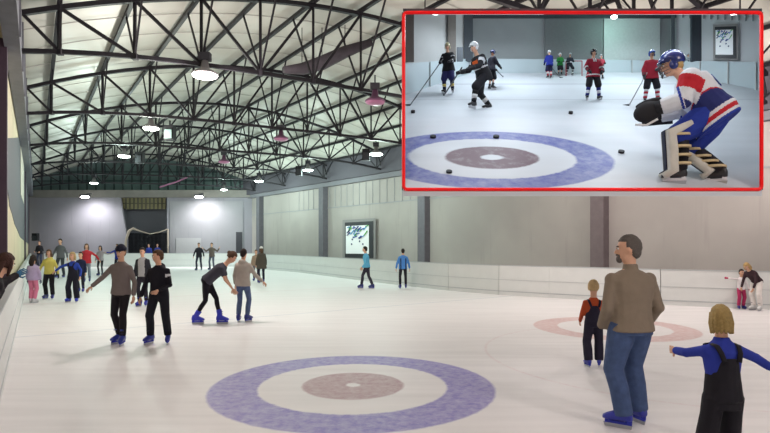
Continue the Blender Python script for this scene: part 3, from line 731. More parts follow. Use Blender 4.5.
    if sp.get('hgloves'):
        for i in (0, 1):
            g = MB(); d_ = J['hd'][i]
            g.tube([J['wr'][i]-d_*.10, J['wr'][i]-d_*.02, J['wr'][i]+d_*.02], [.068, .058, .05], 10); g.ell(J['wr'][i]+d_*.075, (.055, .075, .05), d_.to_track_quat('Y', 'Z').to_matrix())
            for j in range(4): g.tube([J['wr'][i]+d_*.10+V(0, 0, .03-.02*j), J['wr'][i]+d_*.155+V(0, 0, .03-.02*j)], [.014, .011], 6)
            scale_mb(g, s); g.build('hockey_glove', mat(sp['hgloves'], .7), t, True)
    t['_j'] = 0; del t['_j']
    return t, J, s

BLUEB = (44, 52, 158)
def faces(p, deg): return R(deg)
def at(x, y): return G(x, y)

# man in the foreground, back to the viewer, looking left
p = at(633, 427.0)
man, Jm, sm = person('grey haired bearded man in brown zip sweater and blue jeans, hands in front pockets', (p.x, p.y, 0), R(10), 188/540*p.y, dict(
    build=1.2, lean=.02, head=1.08, feet=((-.12, -.02), (.13, .10)), hip=(.0, .03), toe=(.8, .15), look=(1.05, .05), hair=('short', 'grey'), beard=True, collar=.035,
    top=((130, 117, 102), 'sweater'), tnoise=.1, pants=((66, 84, 122), 'jeans'), pnoise=.4, hands=(0, 0),
    arms=(((-.24, -.10, -1), (.18, .75, -.95)), ((.26, -.16, -1), (-.18, .75, -.95))), boot=BLUEB), vox=.012)
# details of his clothes
mb = MB(); U_, R_, F_, P_ = Jm['U'], Jm['R'], Jm['F'], Jm['P']
mb.sections([(P_+U_*h, R_*(.205 if h < -.03 else .2), F_*.15) for h in (-.085, -.055)], 20)
scale_mb(mb, sm); mb.build('waistband', mat((100, 86, 72), .9, .1, 20), man, True)

# small child in orange shirt and dark dungarees
p = at(594, 367)
person('small blond child in orange shirt and black dungarees, back turned, beside the man in jeans', (p.x, p.y, 0), R(-8), 82/540*p.y, dict(
    head=1.32, build=1.05, feet=((-.12, 0), (.12, .05)), toe=(.3, -.3), look=(-.4, 0), hair=('curly', (190, 160, 116)), top=((176, 74, 40), 'sweater'), bib=True, pants=((34, 30, 48), 'wide'),
    arms=(((-.25, .2, -1), (.0, .7, -.7)), ((.3, .3, -1), (.1, .8, -.6))), boot=BLUEB))
# girl at right, arms spread
Yg = 3.62; gx = (727-CX)/F*Yg
person('blond girl in blue shirt and black dungarees, arms spread, nearest the viewer', (gx, Yg, 0), R(4), CH-(308-HY)/F*Yg, dict(
    head=.98, build=.90, feet=((-.14, 0), (.14, .1)), look=(-.25, .12), hair=('bob', (142, 120, 74)), top=((36, 50, 140), 'sweater'), bib=True, pants=((22, 20, 28), 'wide'),
    armlen=.74, arms=(((-.32, .9, -.28), (.05, 1, -.08)), ((1, .1, -.42), (1, .1, -.6))), boot=BLUEB), vox=.011)

# pair skating hand in hand
p = at(123, 344)
person('young man in grey sweater and dark knit cap, one arm held out sideways', (p.x, p.y, 0), R(172), 98/540*p.y, dict(
    feet=((-.06, .10), (.10, -.05)), toe=(.3, -.4), lean=.08, side=-.06, look=(.1, .1), hair=('short', 'brown'), hat=('beanie', (30, 32, 50)), top=((116, 106, 104), 'sweater'), pants=((30, 26, 32), 'slim'),
    arms=(((-.42, .05, -1), (-.10, .3, -1)), ((.85, .1, -.85), (.75, .1, -.62))), boot=(42, 56, 150)))
p = at(158, 343.5)
person('young man in black hooded sweater looking at the skater whose hand he holds', (p.x, p.y, 0), R(178), 93/540*p.y, dict(
    feet=((-.20, 0), (.14, .02)), toe=(.3, -.3), lean=.04, look=(-1.0, .15), hair=('short', 'brown'), hoodie=True, top=((26, 24, 34), 'sweater'), pants=((24, 24, 34), 'loose'),
    arms=(((-.25, .1, -1), (.55, .75, -.35)), ((.35, .1, -1), (.25, .2, -1))), boot=(42, 50, 140),
    paint=([(200, 200, 205)], lambda x, f, u, a, t: 1 if (a == 0 and .25 < t < .42 and f > -.02) else 0)))
p = at(144, 306)
person('skater in light grey vest over black sleeves, behind the pair holding hands', (p.x, p.y, 0), R(180), 58/540*p.y, dict(
    look=(0, .1), feet=((-.07, 0), (.1, .08)), hair=('short', 'dark'), top=((36, 36, 44), 'sweater'), pants=((36, 34, 44), 'slim'), boot=BLUEB,
    paint=([(150, 150, 152)], lambda x, f, u, a, t: 1 if (a < 0 and abs(x) < .1) else 0)))

# bending woman and friend
p = at(208, 324)
person('slim woman in dark grey t-shirt and black leggings bending forward over blue skates', (p.x, p.y, 0), R(-80), 1.84, dict(
    lean=.86, feet=((.02, .26), (-.03, -.26)), hip=(0, -.03), toe=(0, .1), look=(.1, .35), hair=('bun', 'brown'), top=((66, 66, 76), 'tee'), pants=((22, 20, 30), 'leggings'),
    arms=(((-.2, .25, -1), (.1, .6, -1)), ((.25, .35, -1), (.05, .75, -.9))), boot=(40, 50, 190), holder=(40, 50, 190)))
p = at(242, 322)
person('skater in cream hoodie and blue jeans, back turned, beside the bending woman', (p.x, p.y, 0), R(-14), 72.5/540*p.y, dict(
    feet=((-.1, 0), (.12, .05)), look=(0, .1), hair=('short', 'dark'), hoodie=True, top=((176, 168, 160), 'jacket'), pants=((84, 100, 136), 'slim'), pnoise=.3,
    arms=(((-.35, .1, -1), (-.1, .4, -1)), ((.55, .25, -1), (.75, .3, -.75))), boot=(40, 48, 130)))
p = at(261.5, 283)
person('person in olive coat and white cap standing near the rounded corner of the boards', (p.x, p.y, 0), R(30), 36/540*p.y, dict(
    hat=('beanie', (216, 214, 210)), hair=('long', 'brown'), top=((76, 70, 62), 'coat'), pants=((30, 30, 50), 'slim'), boot=(40, 46, 120)))
p = at(256, 281)
person('person in tan jacket half hidden behind the one in the olive coat', (p.x, p.y, 0), R(190), 31/540*p.y, dict(
    hair=('short', 'brown'), top=((150, 128, 110), 'jacket'), pants=((110, 104, 110), 'slim'), boot=(40, 46, 120)))
p = at(199, 270.5)
person('distant man in black jacket and dark jeans standing with feet apart', (p.x, p.y, 0), R(180), 27.5/540*p.y, dict(
    feet=((-.16, 0), (.16, 0)), top=((36, 34, 42), 'jacket'), pants=((40, 42, 60), 'slim'), arms=(((-.5, 0, -1), (-.2, .2, -1)), ((.5, 0, -1), (.2, .2, -1))), boot=(50, 50, 60)))
p = at(212, 270)
person('distant skater in grey brown jacket with arms raised sideways, beside the man in black jacket', (p.x, p.y, 0), R(170), 27/540*p.y, dict(
    feet=((-.14, 0), (.16, 0)), top=((104, 92, 86), 'jacket'), pants=((84, 88, 104), 'slim'), arms=(((-.9, 0, -.6), (-.5, .2, .6)), ((.9, 0, -.6), (.5, .2, .5))), boot=(50, 50, 60)))
# two by the poster
p = at(367, 288.5)
person('skater in turquoise sweater striding towards the left in front of the framed poster', (p.x, p.y, 0), R(80), 42.5/540*p.y, dict(
    feet=((0, .24), (0, -.24)), toe=(0, 0), lean=.12, hair=('short', 'dark'), top=((96, 176, 210), 'sweater'), pants=((50, 48, 60), 'slim'), arms=(((-.15, -.1, -1), (0, .5, -.8)), ((.1, .1, -1), (0, .6, -.7))), boot=(36, 40, 110)))
p = at(403, 288.5)
person('skater in blue jacket with dark back stripes, seen from behind near the boards', (p.x, p.y, 0), R(5), 39.5/540*p.y, dict(
    feet=((-.13, 0), (.13, 0)), hair=('short', 'dark'), top=((74, 132, 200), 'jacket'), pants=((34, 32, 40), 'slim'), arms=(((-.4, 0, -1), (-.15, .15, -1)), ((.4, 0, -1), (.15, .15, -1))), boot=(36, 40, 110),
    paint=([(34, 40, 66)], lambda x, f, u, a, t: 1 if (a < 0 and .085 < abs(x) < .14 and u < .4) else 0)))
# woman and child at right
p = at(741, 309)
person('small child in white top and pink trousers, one arm out, by the bending woman', (p.x, p.y, 0), R(178), 38/540*p.y, dict(
    head=1.3, hair=('short', 'dark'), top=((226, 220, 222), 'sweater'), pants=((176, 50, 96), 'loose'), glove=(168, 48, 84), mitt=True,
    arms=(((-.4, .1, -1), (-.2, .3, -.8)), ((1, .1, .1), (1, .1, .12))), boot=(46, 52, 130)))
p = at(757, 310.5)
person('blond woman in white trousers and dark top bending over the small child', (p.x, p.y, 0), R(112), 1.42, dict(
    lean=.85, look=(.1, .4), hair=('long', 'blond'), top=((58, 40, 46), 'sweater'), pants=((222, 216, 212), 'loose'), arms=(((-.2, .2, -1), (.1, .4, -.9)), ((.1, .3, -1), (-.1, .5, -.9))), boot=(220, 220, 220), holder=(200, 200, 200)))

# the group on the left
p = at(37, 267)
person('distant figure in black jacket beside the left boards under the small loudspeaker', (p.x+.2, p.y, 0), R(180), 26/540*p.y, dict(
    top=((36, 34, 40), 'jacket'), pants=((60, 66, 88), 'slim'), arms=(((-.3, 0, -1), (.3, .8, -.3)), ((.3, 0, -1), (-.2, .8, -.2))), boot=(60, 60, 70)))
p = at(61, 277.5)
person('tall skater in plain grey sweater and grey trousers, arms slightly spread', (p.x, p.y, 0), R(178), 38.5/540*p.y, dict(
    feet=((-.14, 0), (.14, .05)), top=((98, 98, 102), 'sweater'), pants=((62, 64, 68), 'slim'), arms=(((-.55, 0, -1), (-.25, .2, -1)), ((.6, 0, -1), (.3, .2, -1))), boot=(40, 40, 60)))
p = at(50, 299)
person('skater in yellow hoodie and black trousers with black gloves', (p.x, p.y, 0), R(185), 49/540*p.y, dict(
    feet=((-.12, .05), (.16, -.05)), hair=('long', 'brown'), hoodie=True, top=((190, 180, 92), 'sweater'), pants=((26, 24, 30), 'loose'), glove=(28, 28, 34),
    arms=(((-.45, 0, -1), (-.2, .1, -1)), ((.5, 0, -1), (.3, .2, -1))), boot=(36, 40, 110)))
p = at(73, 302)
person('blond child in blue and black outfit with arms held out, foremost in the left group', (p.x, p.y, 0), R(180), 48.5/540*p.y, dict(
    head=1.15, feet=((-.15, 0), (.15, 0)), hair=('bob', (168, 146, 104)), top=((40, 66, 160), 'jacket'), bib=True, pants=((26, 26, 40), 'wide'),
    arms=(((-.6, .1, -.9), (-.1, .4, -.9)), ((.9, .1, -.35), (.85, .1, -.7))), boot=(40, 56, 180)))
p = at(81, 292)
person('dark haired child in navy jacket, partly hidden behind the blond child in blue', (p.x, p.y, 0), R(180), 39/540*p.y, dict(
    head=1.15, top=((28, 34, 62), 'jacket'), pants=((30, 30, 44), 'slim'), boot=(40, 50, 150)))
p = at(87, 282)
person('woman in red jacket and grey jeans reaching out sideways', (p.x, p.y, 0), R(190), 38/540*p.y, dict(
    feet=((-.12, 0), (.10, .1)), hair=('long', 'brown'), top=((170, 42, 52), 'jacket'), pants=((110, 116, 128), 'slim'), arms=(((-.9, 0, -.6), (-.7, 0, -1)), ((.35, 0, -1), (.1, .3, -1))), boot=(60, 60, 110)))
p = at(100.5, 275.5)
person('girl in light grey top and black leggings holding the hand of the skater in blue', (p.x, p.y, 0), R(180), 29.5/540*p.y, dict(
    hair=('long', 'dark'), top=((150, 140, 144), 'sweater'), pants=((30, 26, 34), 'leggings'), arms=(((-1, 0, -.35), (-1, 0, .1)), ((.3, 0, -1), (.1, .3, -1))), boot=(60, 60, 80)))
p = at(118, 274.5)
person('skater in royal blue sweater reaching to the girl in light grey', (p.x, p.y, 0), R(180), 30.5/540*p.y, dict(
    lean=.1, top=((36, 52, 140), 'sweater'), pants=((36, 36, 50), 'slim'), arms=(((-.3, 0, -1), (0, .3, -1)), ((1, 0, -.45), (1, 0, .05))), boot=(60, 60, 80)))
p = at(31.5, 303)
person('little girl in lilac jacket and pink trousers, back turned, next to the left boards', (p.x+.03, p.y, 0), R(0), 46/540*p.y, dict(
    head=1.25, feet=((-.07, 0), (.08, 0)), hair=('long', 'dark'), top=((168, 154, 186), 'jacket'), pants=((206, 120, 148), 'loose'), glove=(50, 50, 80), arms=(((-.35, .1, -1), (0, .2, -1)), ((.35, .1, -1), (0, .2, -1))), boot=(200, 200, 205), holder=(190, 190, 190)))
# onlooker leaning over the left boards, spectators behind the back boards
q0 = Lp(6.1, .5)
person('dark clothed onlooker leaning an arm over the left boards, blue glove, at the left edge', (q0.x-.15, q0.y-.12, 0), R(-35), 1.72, dict(
    lean=.5, look=(.35, .2), hair=('long', (56, 34, 28)), top=((26, 22, 28), 'jacket'), glove=(44, 96, 130), pants=((30, 30, 40), 'slim'), arms=(((-.55, .8, .0), (-.5, .8, .35)), ((.1, -.3, -1), (.0, .1, -1))), boot=(30, 30, 34), holder=(30, 30, 34)))
for x, lb_, yw in ((149, 'left one of two blue jacketed spectators behind the back boards', 175), (157.5, 'right one of two blue jacketed spectators behind the back boards', 190)):
    Y = 41.2; person(lb_, ((x-CX)/F*Y, Y, 0), R(yw), 1.72, dict(top=((48, 64, 150), 'jacket'), pants=((40, 40, 60), 'slim'), boot=(40, 40, 50)))

# ---------------------------------------------------------------- inset picture, built as an added red framed box with a raked miniature rink
RK = 1517.0
def rY(y): return RK/(y+100)
def RG(x, y): return P(x, y, rY(y))
YF = 5.2
org = P(582.5, 101, YF)
box_ = empty('inset_display_box', org); tag(box_, 'large red framed box added for the inset hockey training picture, hung from the roof', 'display')
mb = MB(); x0, x1, y0, y1 = 403.6, 761.4, 12.6, 189.4; rr = 3.5
pts = []
for cx_, cy_, a0 in ((x1-rr, y0+rr, 0), (x0+rr, y0+rr, pi/2), (x0+rr, y1-rr, pi), (x1-rr, y1-rr, 3*pi/2)):
    for j in range(5):
        a = a0+j*pi/8; pts.append(P(cx_+rr*cos(a), cy_-rr*sin(a), YF)-org)
n_ = len(pts); rad = 1.7/F*YF
for i in range(n_): mb.bar(pts[i], pts[(i+1) % n_]+(pts[(i+1) % n_]-pts[i]).normalized()*.003, .10, rad*2) if False else mb.tube([pts[i], pts[(i+1) % n_]], [rad*1.05]*2, 8)
mb.build('frame', mat((252, 8, 14), .4, .02), box_)
# raked ice, walls, ceiling of the display
ice2 = ice_material([(P(491, 156, rY(156)).x, 5.885, [(.91, 1.31, (84, 92, 158), .78), (.12, .51, (104, 84, 92), .95)])], squash=.5, tint=(196, 202, 208),
                    line=[(-9, 8.2, 9, 8.26, .03, (120, 120, 140), .5), (-9, 7.55, 9, 7.62, .02, (120, 120, 140), .35)])
slope_n = V(0, -343/540, 1).normalized()
def part(name, poly, m, th=(0, .05, 0), par=None):
    mb = MB(); mb.prism([p_-org for p_ in poly], th); return mb.build(name, m, par or box_)
YB2 = rY(72)+.0
part('ice_floor', [P(403, 191, YF), P(762, 191, YF), P(762, 66, rY(66)), P(403, 66, rY(66))], ice2, (0, 0, -.05))
BD = mat((176, 190, 196), .5, .06, 3); WG = mat((146, 152, 154), .8, .1, 3); WL = mat((176, 178, 178), .8, .08, 3); DK = mat((62, 68, 74), .8)
cl, cr = (470, 73.5), (672, 72)
def upw(x, y, ytop): Y = rY(y); return P(x, y, Y), P(x, ytop, Y)
def wpanel(name, xa, ya, ta, xb, yb, tb, m, off=0, th=.05, bota=None, botb=None):
    Ya, Yb = rY(ya)+off, rY(yb)+off
    part(name, [P(xa, bota if bota else ya, Ya), P(xb, botb if botb else yb, Yb), P(xb, tb, Yb), P(xa, ta, Ya)], m, (0, th, 0))
wpanel('side_wall', 403, 95.7, 12, 470, 73.5, 12, WL, .06)
wpanel('side_wall', 672, 72, 12, 762, 91, 12, mat((190, 194, 198), .8, .08, 3), .06)
wpanel('rear_wall', 466, 73, 12, 676, 72, 12, WG, .1)
wpanel('rear_panel', 545, 60, 15, 602, 60, 15, mat((112, 116, 118), .8), rY(72)-rY(60)+.04, .03)
wpanel('rear_panel', 604, 60, 12, 660, 60, 12, mat((182, 190, 190), .8), rY(72)-rY(60)+.04, .03)
# boards and their joints
wpanel('rink_boards', 403, 95.7, 63.6, 470, 73.5, 58.5, BD, 0, .03)
wpanel('rink_boards', 470, 73.5, 58.5, 672, 72, 60.5, BD, 0, .03)
wpanel('rink_boards', 672, 72, 60.5, 762, 91, 62.3, BD, 0, .03)
for xa in (430, 452): 
    t_ = (xa-384)/86; wpanel('board_joint', xa, 102-28.5*t_, 65-6*t_, xa+.6, 102-28.5*t_, 65-6*t_, WL, -.02, .02)
for xa in (500, 530, 562, 598, 632, 655): wpanel('board_joint', xa, 72.6, 59.8, xa+.6, 72.6, 59.8, WL, -.02, .02)
for xa in (700, 728, 756): t_ = (xa-672)/128; wpanel('board_joint', xa, 72+27*t_, 60.5+2.5*t_, xa+.6, 72+27*t_, 60.5+2.5*t_, WL, -.02, .02)
# pillars
for (xa, xb, m_, y_) in ((404, 414, (110, 102, 98), 96), (448, 456, (112, 108, 104), 81), (464, 473, (70, 76, 82), 75), (692, 703.5, (66, 72, 80), 77)):
    wpanel('pillar', xa, y_, 13, xb, y_, 13, mat(m_, .8), .0, .05, 61, 61)
wpanel('pillar', 404, 95, 13, 414, 95, 13, mat((58, 62, 64), .8), -.02, .05, 24, 24)
wpanel('pillar', 448, 80, 13, 456, 80, 13, mat((58, 66, 72), .8), -.02, .05, 36, 36)
# doors seen in the left wall
for xa, xb, yt, c_ in ((417, 428, 41, (116, 104, 98)), (457, 463, 47, (90, 96, 102))): wpanel('wall_door', xa, 85, yt, xb, 85, yt, mat(c_, .8), .0, .03, 61, 61)
# seams of the left panels
wpanel('pillar', 672, 72.4, 14, 675, 72.4, 14, mat((90, 96, 102), .8), -.03, .03, 60, 60)
for xs in range(676, 762, 7): wpanel('wall_seam', xs, 70, 14, xs+.6, 70, 14, mat((116, 124, 130), .8), rY(72+27*(xs-672)/128)-rY(70)+.03, .02, 20+6*(xs-672)/128-3, 20+6*(xs-672)/128-3)
wpanel('top_beam', 466, 60, 13, 676, 60, 13, DK, rY(72)-rY(60), .04, 17.5, 17.5)
part('ceiling', [P(403, 11.6, YF+.05), P(762, 11.6, YF+.05), P(762, 11.6, 9.2), P(403, 11.6, 9.2)], DK, (0, 0, .03))
part('shell', [P(403, 190, YF), P(403, 12, YF), P(403, 12, 9.0), P(403, 66, 9.1), P(403, 90, 7.95)], DK, (-.01, 0, 0))
part('shell', [P(762, 190, YF), P(762, 12, YF), P(762, 12, 9.0), P(762, 66, 9.1), P(762, 90, 7.95)], DK, (.01, 0, 0))
for x_ in (425, 740):
    a_ = P(x_, 12, YF+.3); MB().bar(a_-org, V(a_.x, a_.y, 8.0)-org, .012).build('suspension_cable', STEEL, box_)  # cables added to carry the box
# invented fill tubes under the display ceiling; the small spot far back is real
for x_, Y_, sz, pw in ((490, 5.4, 1.1, 8), (670, 5.4, 1.1, 8), (490, 6.5, 1.2, 13), (670, 6.5, 1.2, 13), (500, 7.8, 1.2, 18), (650, 7.8, 1.2, 18)):
    c_ = P(x_, 11.8, Y_)
    MB().box(c_-org+V(0, 0, -.004), (sz, .10, .008)).build('fill_tube', mat((200, 206, 210), .5, 0, 5, 0, .3), box_)
    l = bpy.data.lights.new('fill_tube_light', 'AREA'); l.shape = 'RECTANGLE'; l.size = sz; l.size_y = .10; l.energy = pw; l.color = lin((236, 246, 255))
    lo = bpy.data.objects.new('fill_tube_light', l); link(lo, box_); lo.location = c_-org-V(0, 0, .012)
for x_, Y_, pw in ((436, 6.9, 6), (480, 8.0, 5), (540, 8.0, 5), (640, 8.0, 6), (735, 6.9, 7)):  # added point lights and glowing discs that brighten the display's upper walls
    l = bpy.data.lights.new('fill_bay_light', 'POINT'); l.energy = pw; l.color = lin((236, 246, 250)); l.shadow_soft_size = .05
    c_ = P(x_, 12.2, Y_)-org; lo = bpy.data.objects.new('fill_bay_light', l); link(lo, box_); lo.location = c_-V(0, 0, .16)
    MB().ell(c_-V(0, 0, .01), (.06, .06, .012)).build('fill_bay_disc', mat((236, 246, 250), .5, 0, 5, 0, 2), box_)
c_ = P(614, 17, 8.45)-org; mb = MB(); mb.ell(c_, (.05, .03, .03)); mb.build('spot_lamp', mat((220, 255, 240), .4, 0, 5, 0, 12), box_)
l = bpy.data.lights.new('spot_light', 'POINT'); l.energy = 4; l.color = lin((190, 255, 235)); l.shadow_soft_size = .03; lo = bpy.data.objects.new('spot_light', l); link(lo, box_); lo.location = c_+V(0, -.05, -.06)
# poster inside the display
poster((713, 738, 24.5, 23.5, 59.5, 60), lambda x: rY(72+27*(x-672)/128)+.04, 'small framed poster with blue and green map print inside the red framed display', .22)
# little goal at the far end
gp = RG(574, 76); t = empty('hockey_goal', gp); tag(t, 'tiny hockey goal with thin posts against the far boards of the display', 'goal')
k_ = gp.y/F; mb = MB()
for x_ in (-8, 8): mb.bar((x_*k_, 0, 0), (x_*k_, 0, 15*k_), .012)
mb.bar((-8*k_, 0, 15*k_), (8*k_, 0, 15*k_), .012); mb.build('goal_frame', mat((150, 60, 66), .5), t)
mb = MB()
for i in range(9): mb.bar((-8*k_+2*i*k_, .0, 15*k_), (-8*k_+2*i*k_, .12, .08), .004)
mb.build('net', mat((190, 190, 190), .8), t)

def skater(label, x, y, hpx, yaw, sp, stick=None):
    g_ = RG(x, y); Hh = hpx/F*g_.y
    sp = dict(dict(boot=(34, 32, 36), holder=(205, 208, 212), hgloves=(30, 30, 34), hands=(0, 0), hair=(None, 'dark'), pants=((26, 26, 32), 'hockey'), handk=.9), **sp)
    t_, J_, s_ = person(label, g_, yaw, Hh, sp, vox=max(.014, min(.024, 1.3/(hpx/1.82))))
    if stick:                                        # pixel of the blade on the ice, which hand
        (bx, by), hi, colr, lab = stick
        M_ = Matrix.Rotation(yaw, 4, 'Z'); hw = g_+M_ @ ((J_['wr'][hi]+J_['hd'][hi]*.07)*s_); b_ = RG(bx, by)
        st = empty('hockey_stick', b_); tag(st, lab, 'hockey stick', 'hockey sticks in the display')
        e_ = hw+(hw-b_).normalized()*.22*s_
        mb = MB(); mb.bar(V(0, 0, .02*s_), e_-b_, .022*s_, .03*s_); mb.build('shaft', mat(colr, .5), st)
        dx_ = (b_-hw); dx_.z = 0; dx_.normalize(); mb = MB(); mb.bar(V(0, 0, .03*s_), dx_*.26*s_+V(0, dx_.length*.2*s_, .03*s_), .012, .065*s_); mb.build('blade', mat((28, 28, 30), .6), st)
    return t_, J_, s_

J_AR = (((-.35, .35, -1), (.25, .8, -.35)), ((.35, .35, -1), (-.25, .8, -.35)))
skater('hockey player in black jersey and tan helmet gliding near the left boards of the display', 449, 94, 49, R(155), dict(
    lean=.18, feet=((-.14, 0), (.16, .05)), hat=('helmet', (180, 172, 140)), cage=False, hair=('short', 'dark'), top=((24, 24, 28), 'jersey'), pants=((36, 36, 84), 'hockey'), socks=[(30, 30, 60), (36, 36, 70), (190, 170, 90), (34, 34, 60)], arms=J_AR, look=(.2, .1),
    paint=([(200, 200, 205)], lambda x, f, u, a, t: 1 if (a >= 0 and (1.5 < t < 1.75 or .35 < t < .45)) else 0)), ((410, 106), 1, (70, 70, 74), 'thin grey hockey stick reaching down beside the left boards'))
skater('hockey player in black jersey with orange crest and white helmet, bent forward skating', 481, 109.5, 71, R(118), dict(
    lean=.42, feet=((.02, .22), (.02, -.26)), hip=(.02, -.1), toe=(.1, -.1), crouch=.10, hat=('helmet', (222, 226, 228)), cage=False, hair=('short', 'brown'), top=((30, 30, 34), 'jersey'), socks=[(28, 28, 30), (28, 28, 30), (190, 190, 190), (28, 28, 30)],
    arms=(((-.2, .5, -1), (.1, .8, -.3)), ((.2, .5, -1), (.1, 1, -.3))), look=(.2, .15),
    paint=([(206, 92, 40), (188, 190, 194)], lambda x, f, u, a, t: 1 if (a < 0 and abs(x+.02) < .10 and .22 < u < .42) else 2 if ((a >= 0 and .2 < t < .55) or (a < 0 and .18 < u < .22)) else 0)), ((444, 96), 1, (90, 90, 94), 'dark hockey stick held across by the player in white helmet'))
skater('hockey player in dark jersey and navy helmet half hidden behind the orange crested one', 491, 90, 40, R(-60), dict(
    lean=.15, hat=('helmet', (40, 44, 80)), cage=False, top=((34, 34, 46), 'jersey'), arms=J_AR), ((503, 77), 0, (60, 60, 64), 'hockey stick lying towards the far boards from the player in navy helmet'))
skater('small hockey player in blue jersey and white helmet at the far end of the display', 549.5, 78.5, 28, R(10), dict(
    hat=('helmet', (214, 216, 220)), cage=False, top=((38, 50, 140), 'jersey'), pants=((28, 28, 60), 'hockey'), socks=[(160, 50, 60), (210, 200, 200), (160, 50, 60)], arms=J_AR), ((560, 78), 1, (60, 60, 64), 'small dark hockey stick beside the player in blue jersey'))
skater('small hockey player in green jersey at the far end of the display', 560, 76, 22.5, R(180), dict(
    hat=('helmet', (214, 216, 220)), cage=False, top=((40, 120, 56), 'jersey'), arms=J_AR))
skater('distant goalkeeper in dark jersey and white leg pads in front of the tiny goal', 569.5, 75.5, 23, R(180), dict(
    lean=.2, crouch=.1, feet=((-.22, 0), (.22, 0)), hat=('helmet', (200, 204, 208)), top=((36, 40, 50), 'jersey'), pants=((30, 30, 40), 'hockey'), socks=[(215, 215, 215), (60, 60, 64), (215, 215, 215)], arms=J_AR,
    paint=([(200, 200, 205)], lambda x, f, u, a, t: 1 if (a < 0 and .1 < u < .2) else 0)))
skater('hockey player in red jersey and black helmet facing the viewer, middle of the display', 593, 100.5, 50, R(182), dict(
    lean=.06, feet=((-.22, 0), (.22, 0)), hat=('helmet', (34, 30, 32)), cage=False, hair=('short', 'dark'), top=((150, 36, 54), 'jersey'), socks=[(26, 26, 30), (40, 46, 110), (210, 210, 220), (40, 46, 110)], arms=(((-.6, .25, -1), (.35, .5, -.8)), ((.6, .25, -1), (-.25, .6, -.7))),
    paint=([(205, 205, 208), (30, 28, 32)], lambda x, f, u, a, t: 1 if (a < 0 and -.10 < u < -.06) or (a >= 0 and 1.05 < t < 1.3) or (f > 0 and a < 0 and abs(abs(x)-.04-.0) < .02 and u > .38) else 2 if (a >= 0 and 1.3 <= t < 1.5) else 0)))
skater('hockey player in white helmet and pale jersey standing behind the one in black helmet', 601, 79, 24, R(180), dict(
    hat=('helmet', (216, 218, 220)), cage=False, top=((160, 60, 74), 'jersey'), arms=J_AR))
skater('hockey player in red jersey and blue helmet, holding a stick', 650, 103, 51.5, R(172), dict(
    lean=.06, feet=((-.26, 0), (.17, .0)), hat=('helmet', (44, 84, 170)), cage=True, hair=('short', 'dark'), top=((158, 42, 58), 'jersey'), socks=[(168, 40, 56), (206, 206, 210), (168, 40, 56), (206, 206, 210), (168, 40, 56)], hgloves=(60, 60, 64), arms=(((-.2, .4, -1), (.5, .7, -.3)), ((.45, .1, -1), (.0, .3, -.9)))), ((629, 106), 1, (160, 160, 160), 'pale hockey stick held by the player in red jersey and blue helmet'))
skater('distant player in pale outfit seen just behind the goalkeeper', 688, 74, 20, R(180), dict(
    hat=('helmet', (150, 160, 168)), cage=False, top=((170, 180, 186), 'jersey'), arms=J_AR))

# goalkeeper in the foreground of the display
def gpaint(x, f, u, a, t):
    if a >= 0:
        if t < .62 and (-.0 if True else 0) == 0 and t > -.1: return 1 if t < .55 else 0
        if 1.0 < t < 1.12: return 2
        return 0
    if u < -.12: return 2
    if -.12 <= u < -.09: return 0
    if -.09 <= u < -.04: return 1
    if -.04 <= u < .0: return 0
    w_ = .05+.5*max(0, abs(x)-.05)
    if u < .06+w_: return 3
    if u < .075+w_: return 1
    return 0
gl = RG(698, 184); GH = 1.80*82/F*gl.y*1.08
sp = dict(lean=.62, hip=(0, -.16), crouch=.20, feet=((-.10, .20), (.15, -.22)), toe=(.25, -.2), look=(.10, .1), build=1.42, head=1.08, armlen=.86, hat=('helmet', (24, 38, 96)), cage=True, hair=('short', 'blond'),
          top=((206, 210, 216), 'jersey'), pants=((36, 56, 148), 'hockey'), boot=(30, 30, 34), holder=(215, 215, 220), hands=(0, 0), handk=.1,
          arms=(((-.16, .32, -.95), (.1, 1, -.25)), ((.2, .3, -.95), (-.1, 1, -.15))), paint=([(178, 34, 46), (36, 56, 148), (36, 44, 100)], gpaint))
gt, GJ, gs = person('crouching goalkeeper in white and blue jersey with red shoulder and big leg pads', gl, R(64), GH, sp, vox=.009)
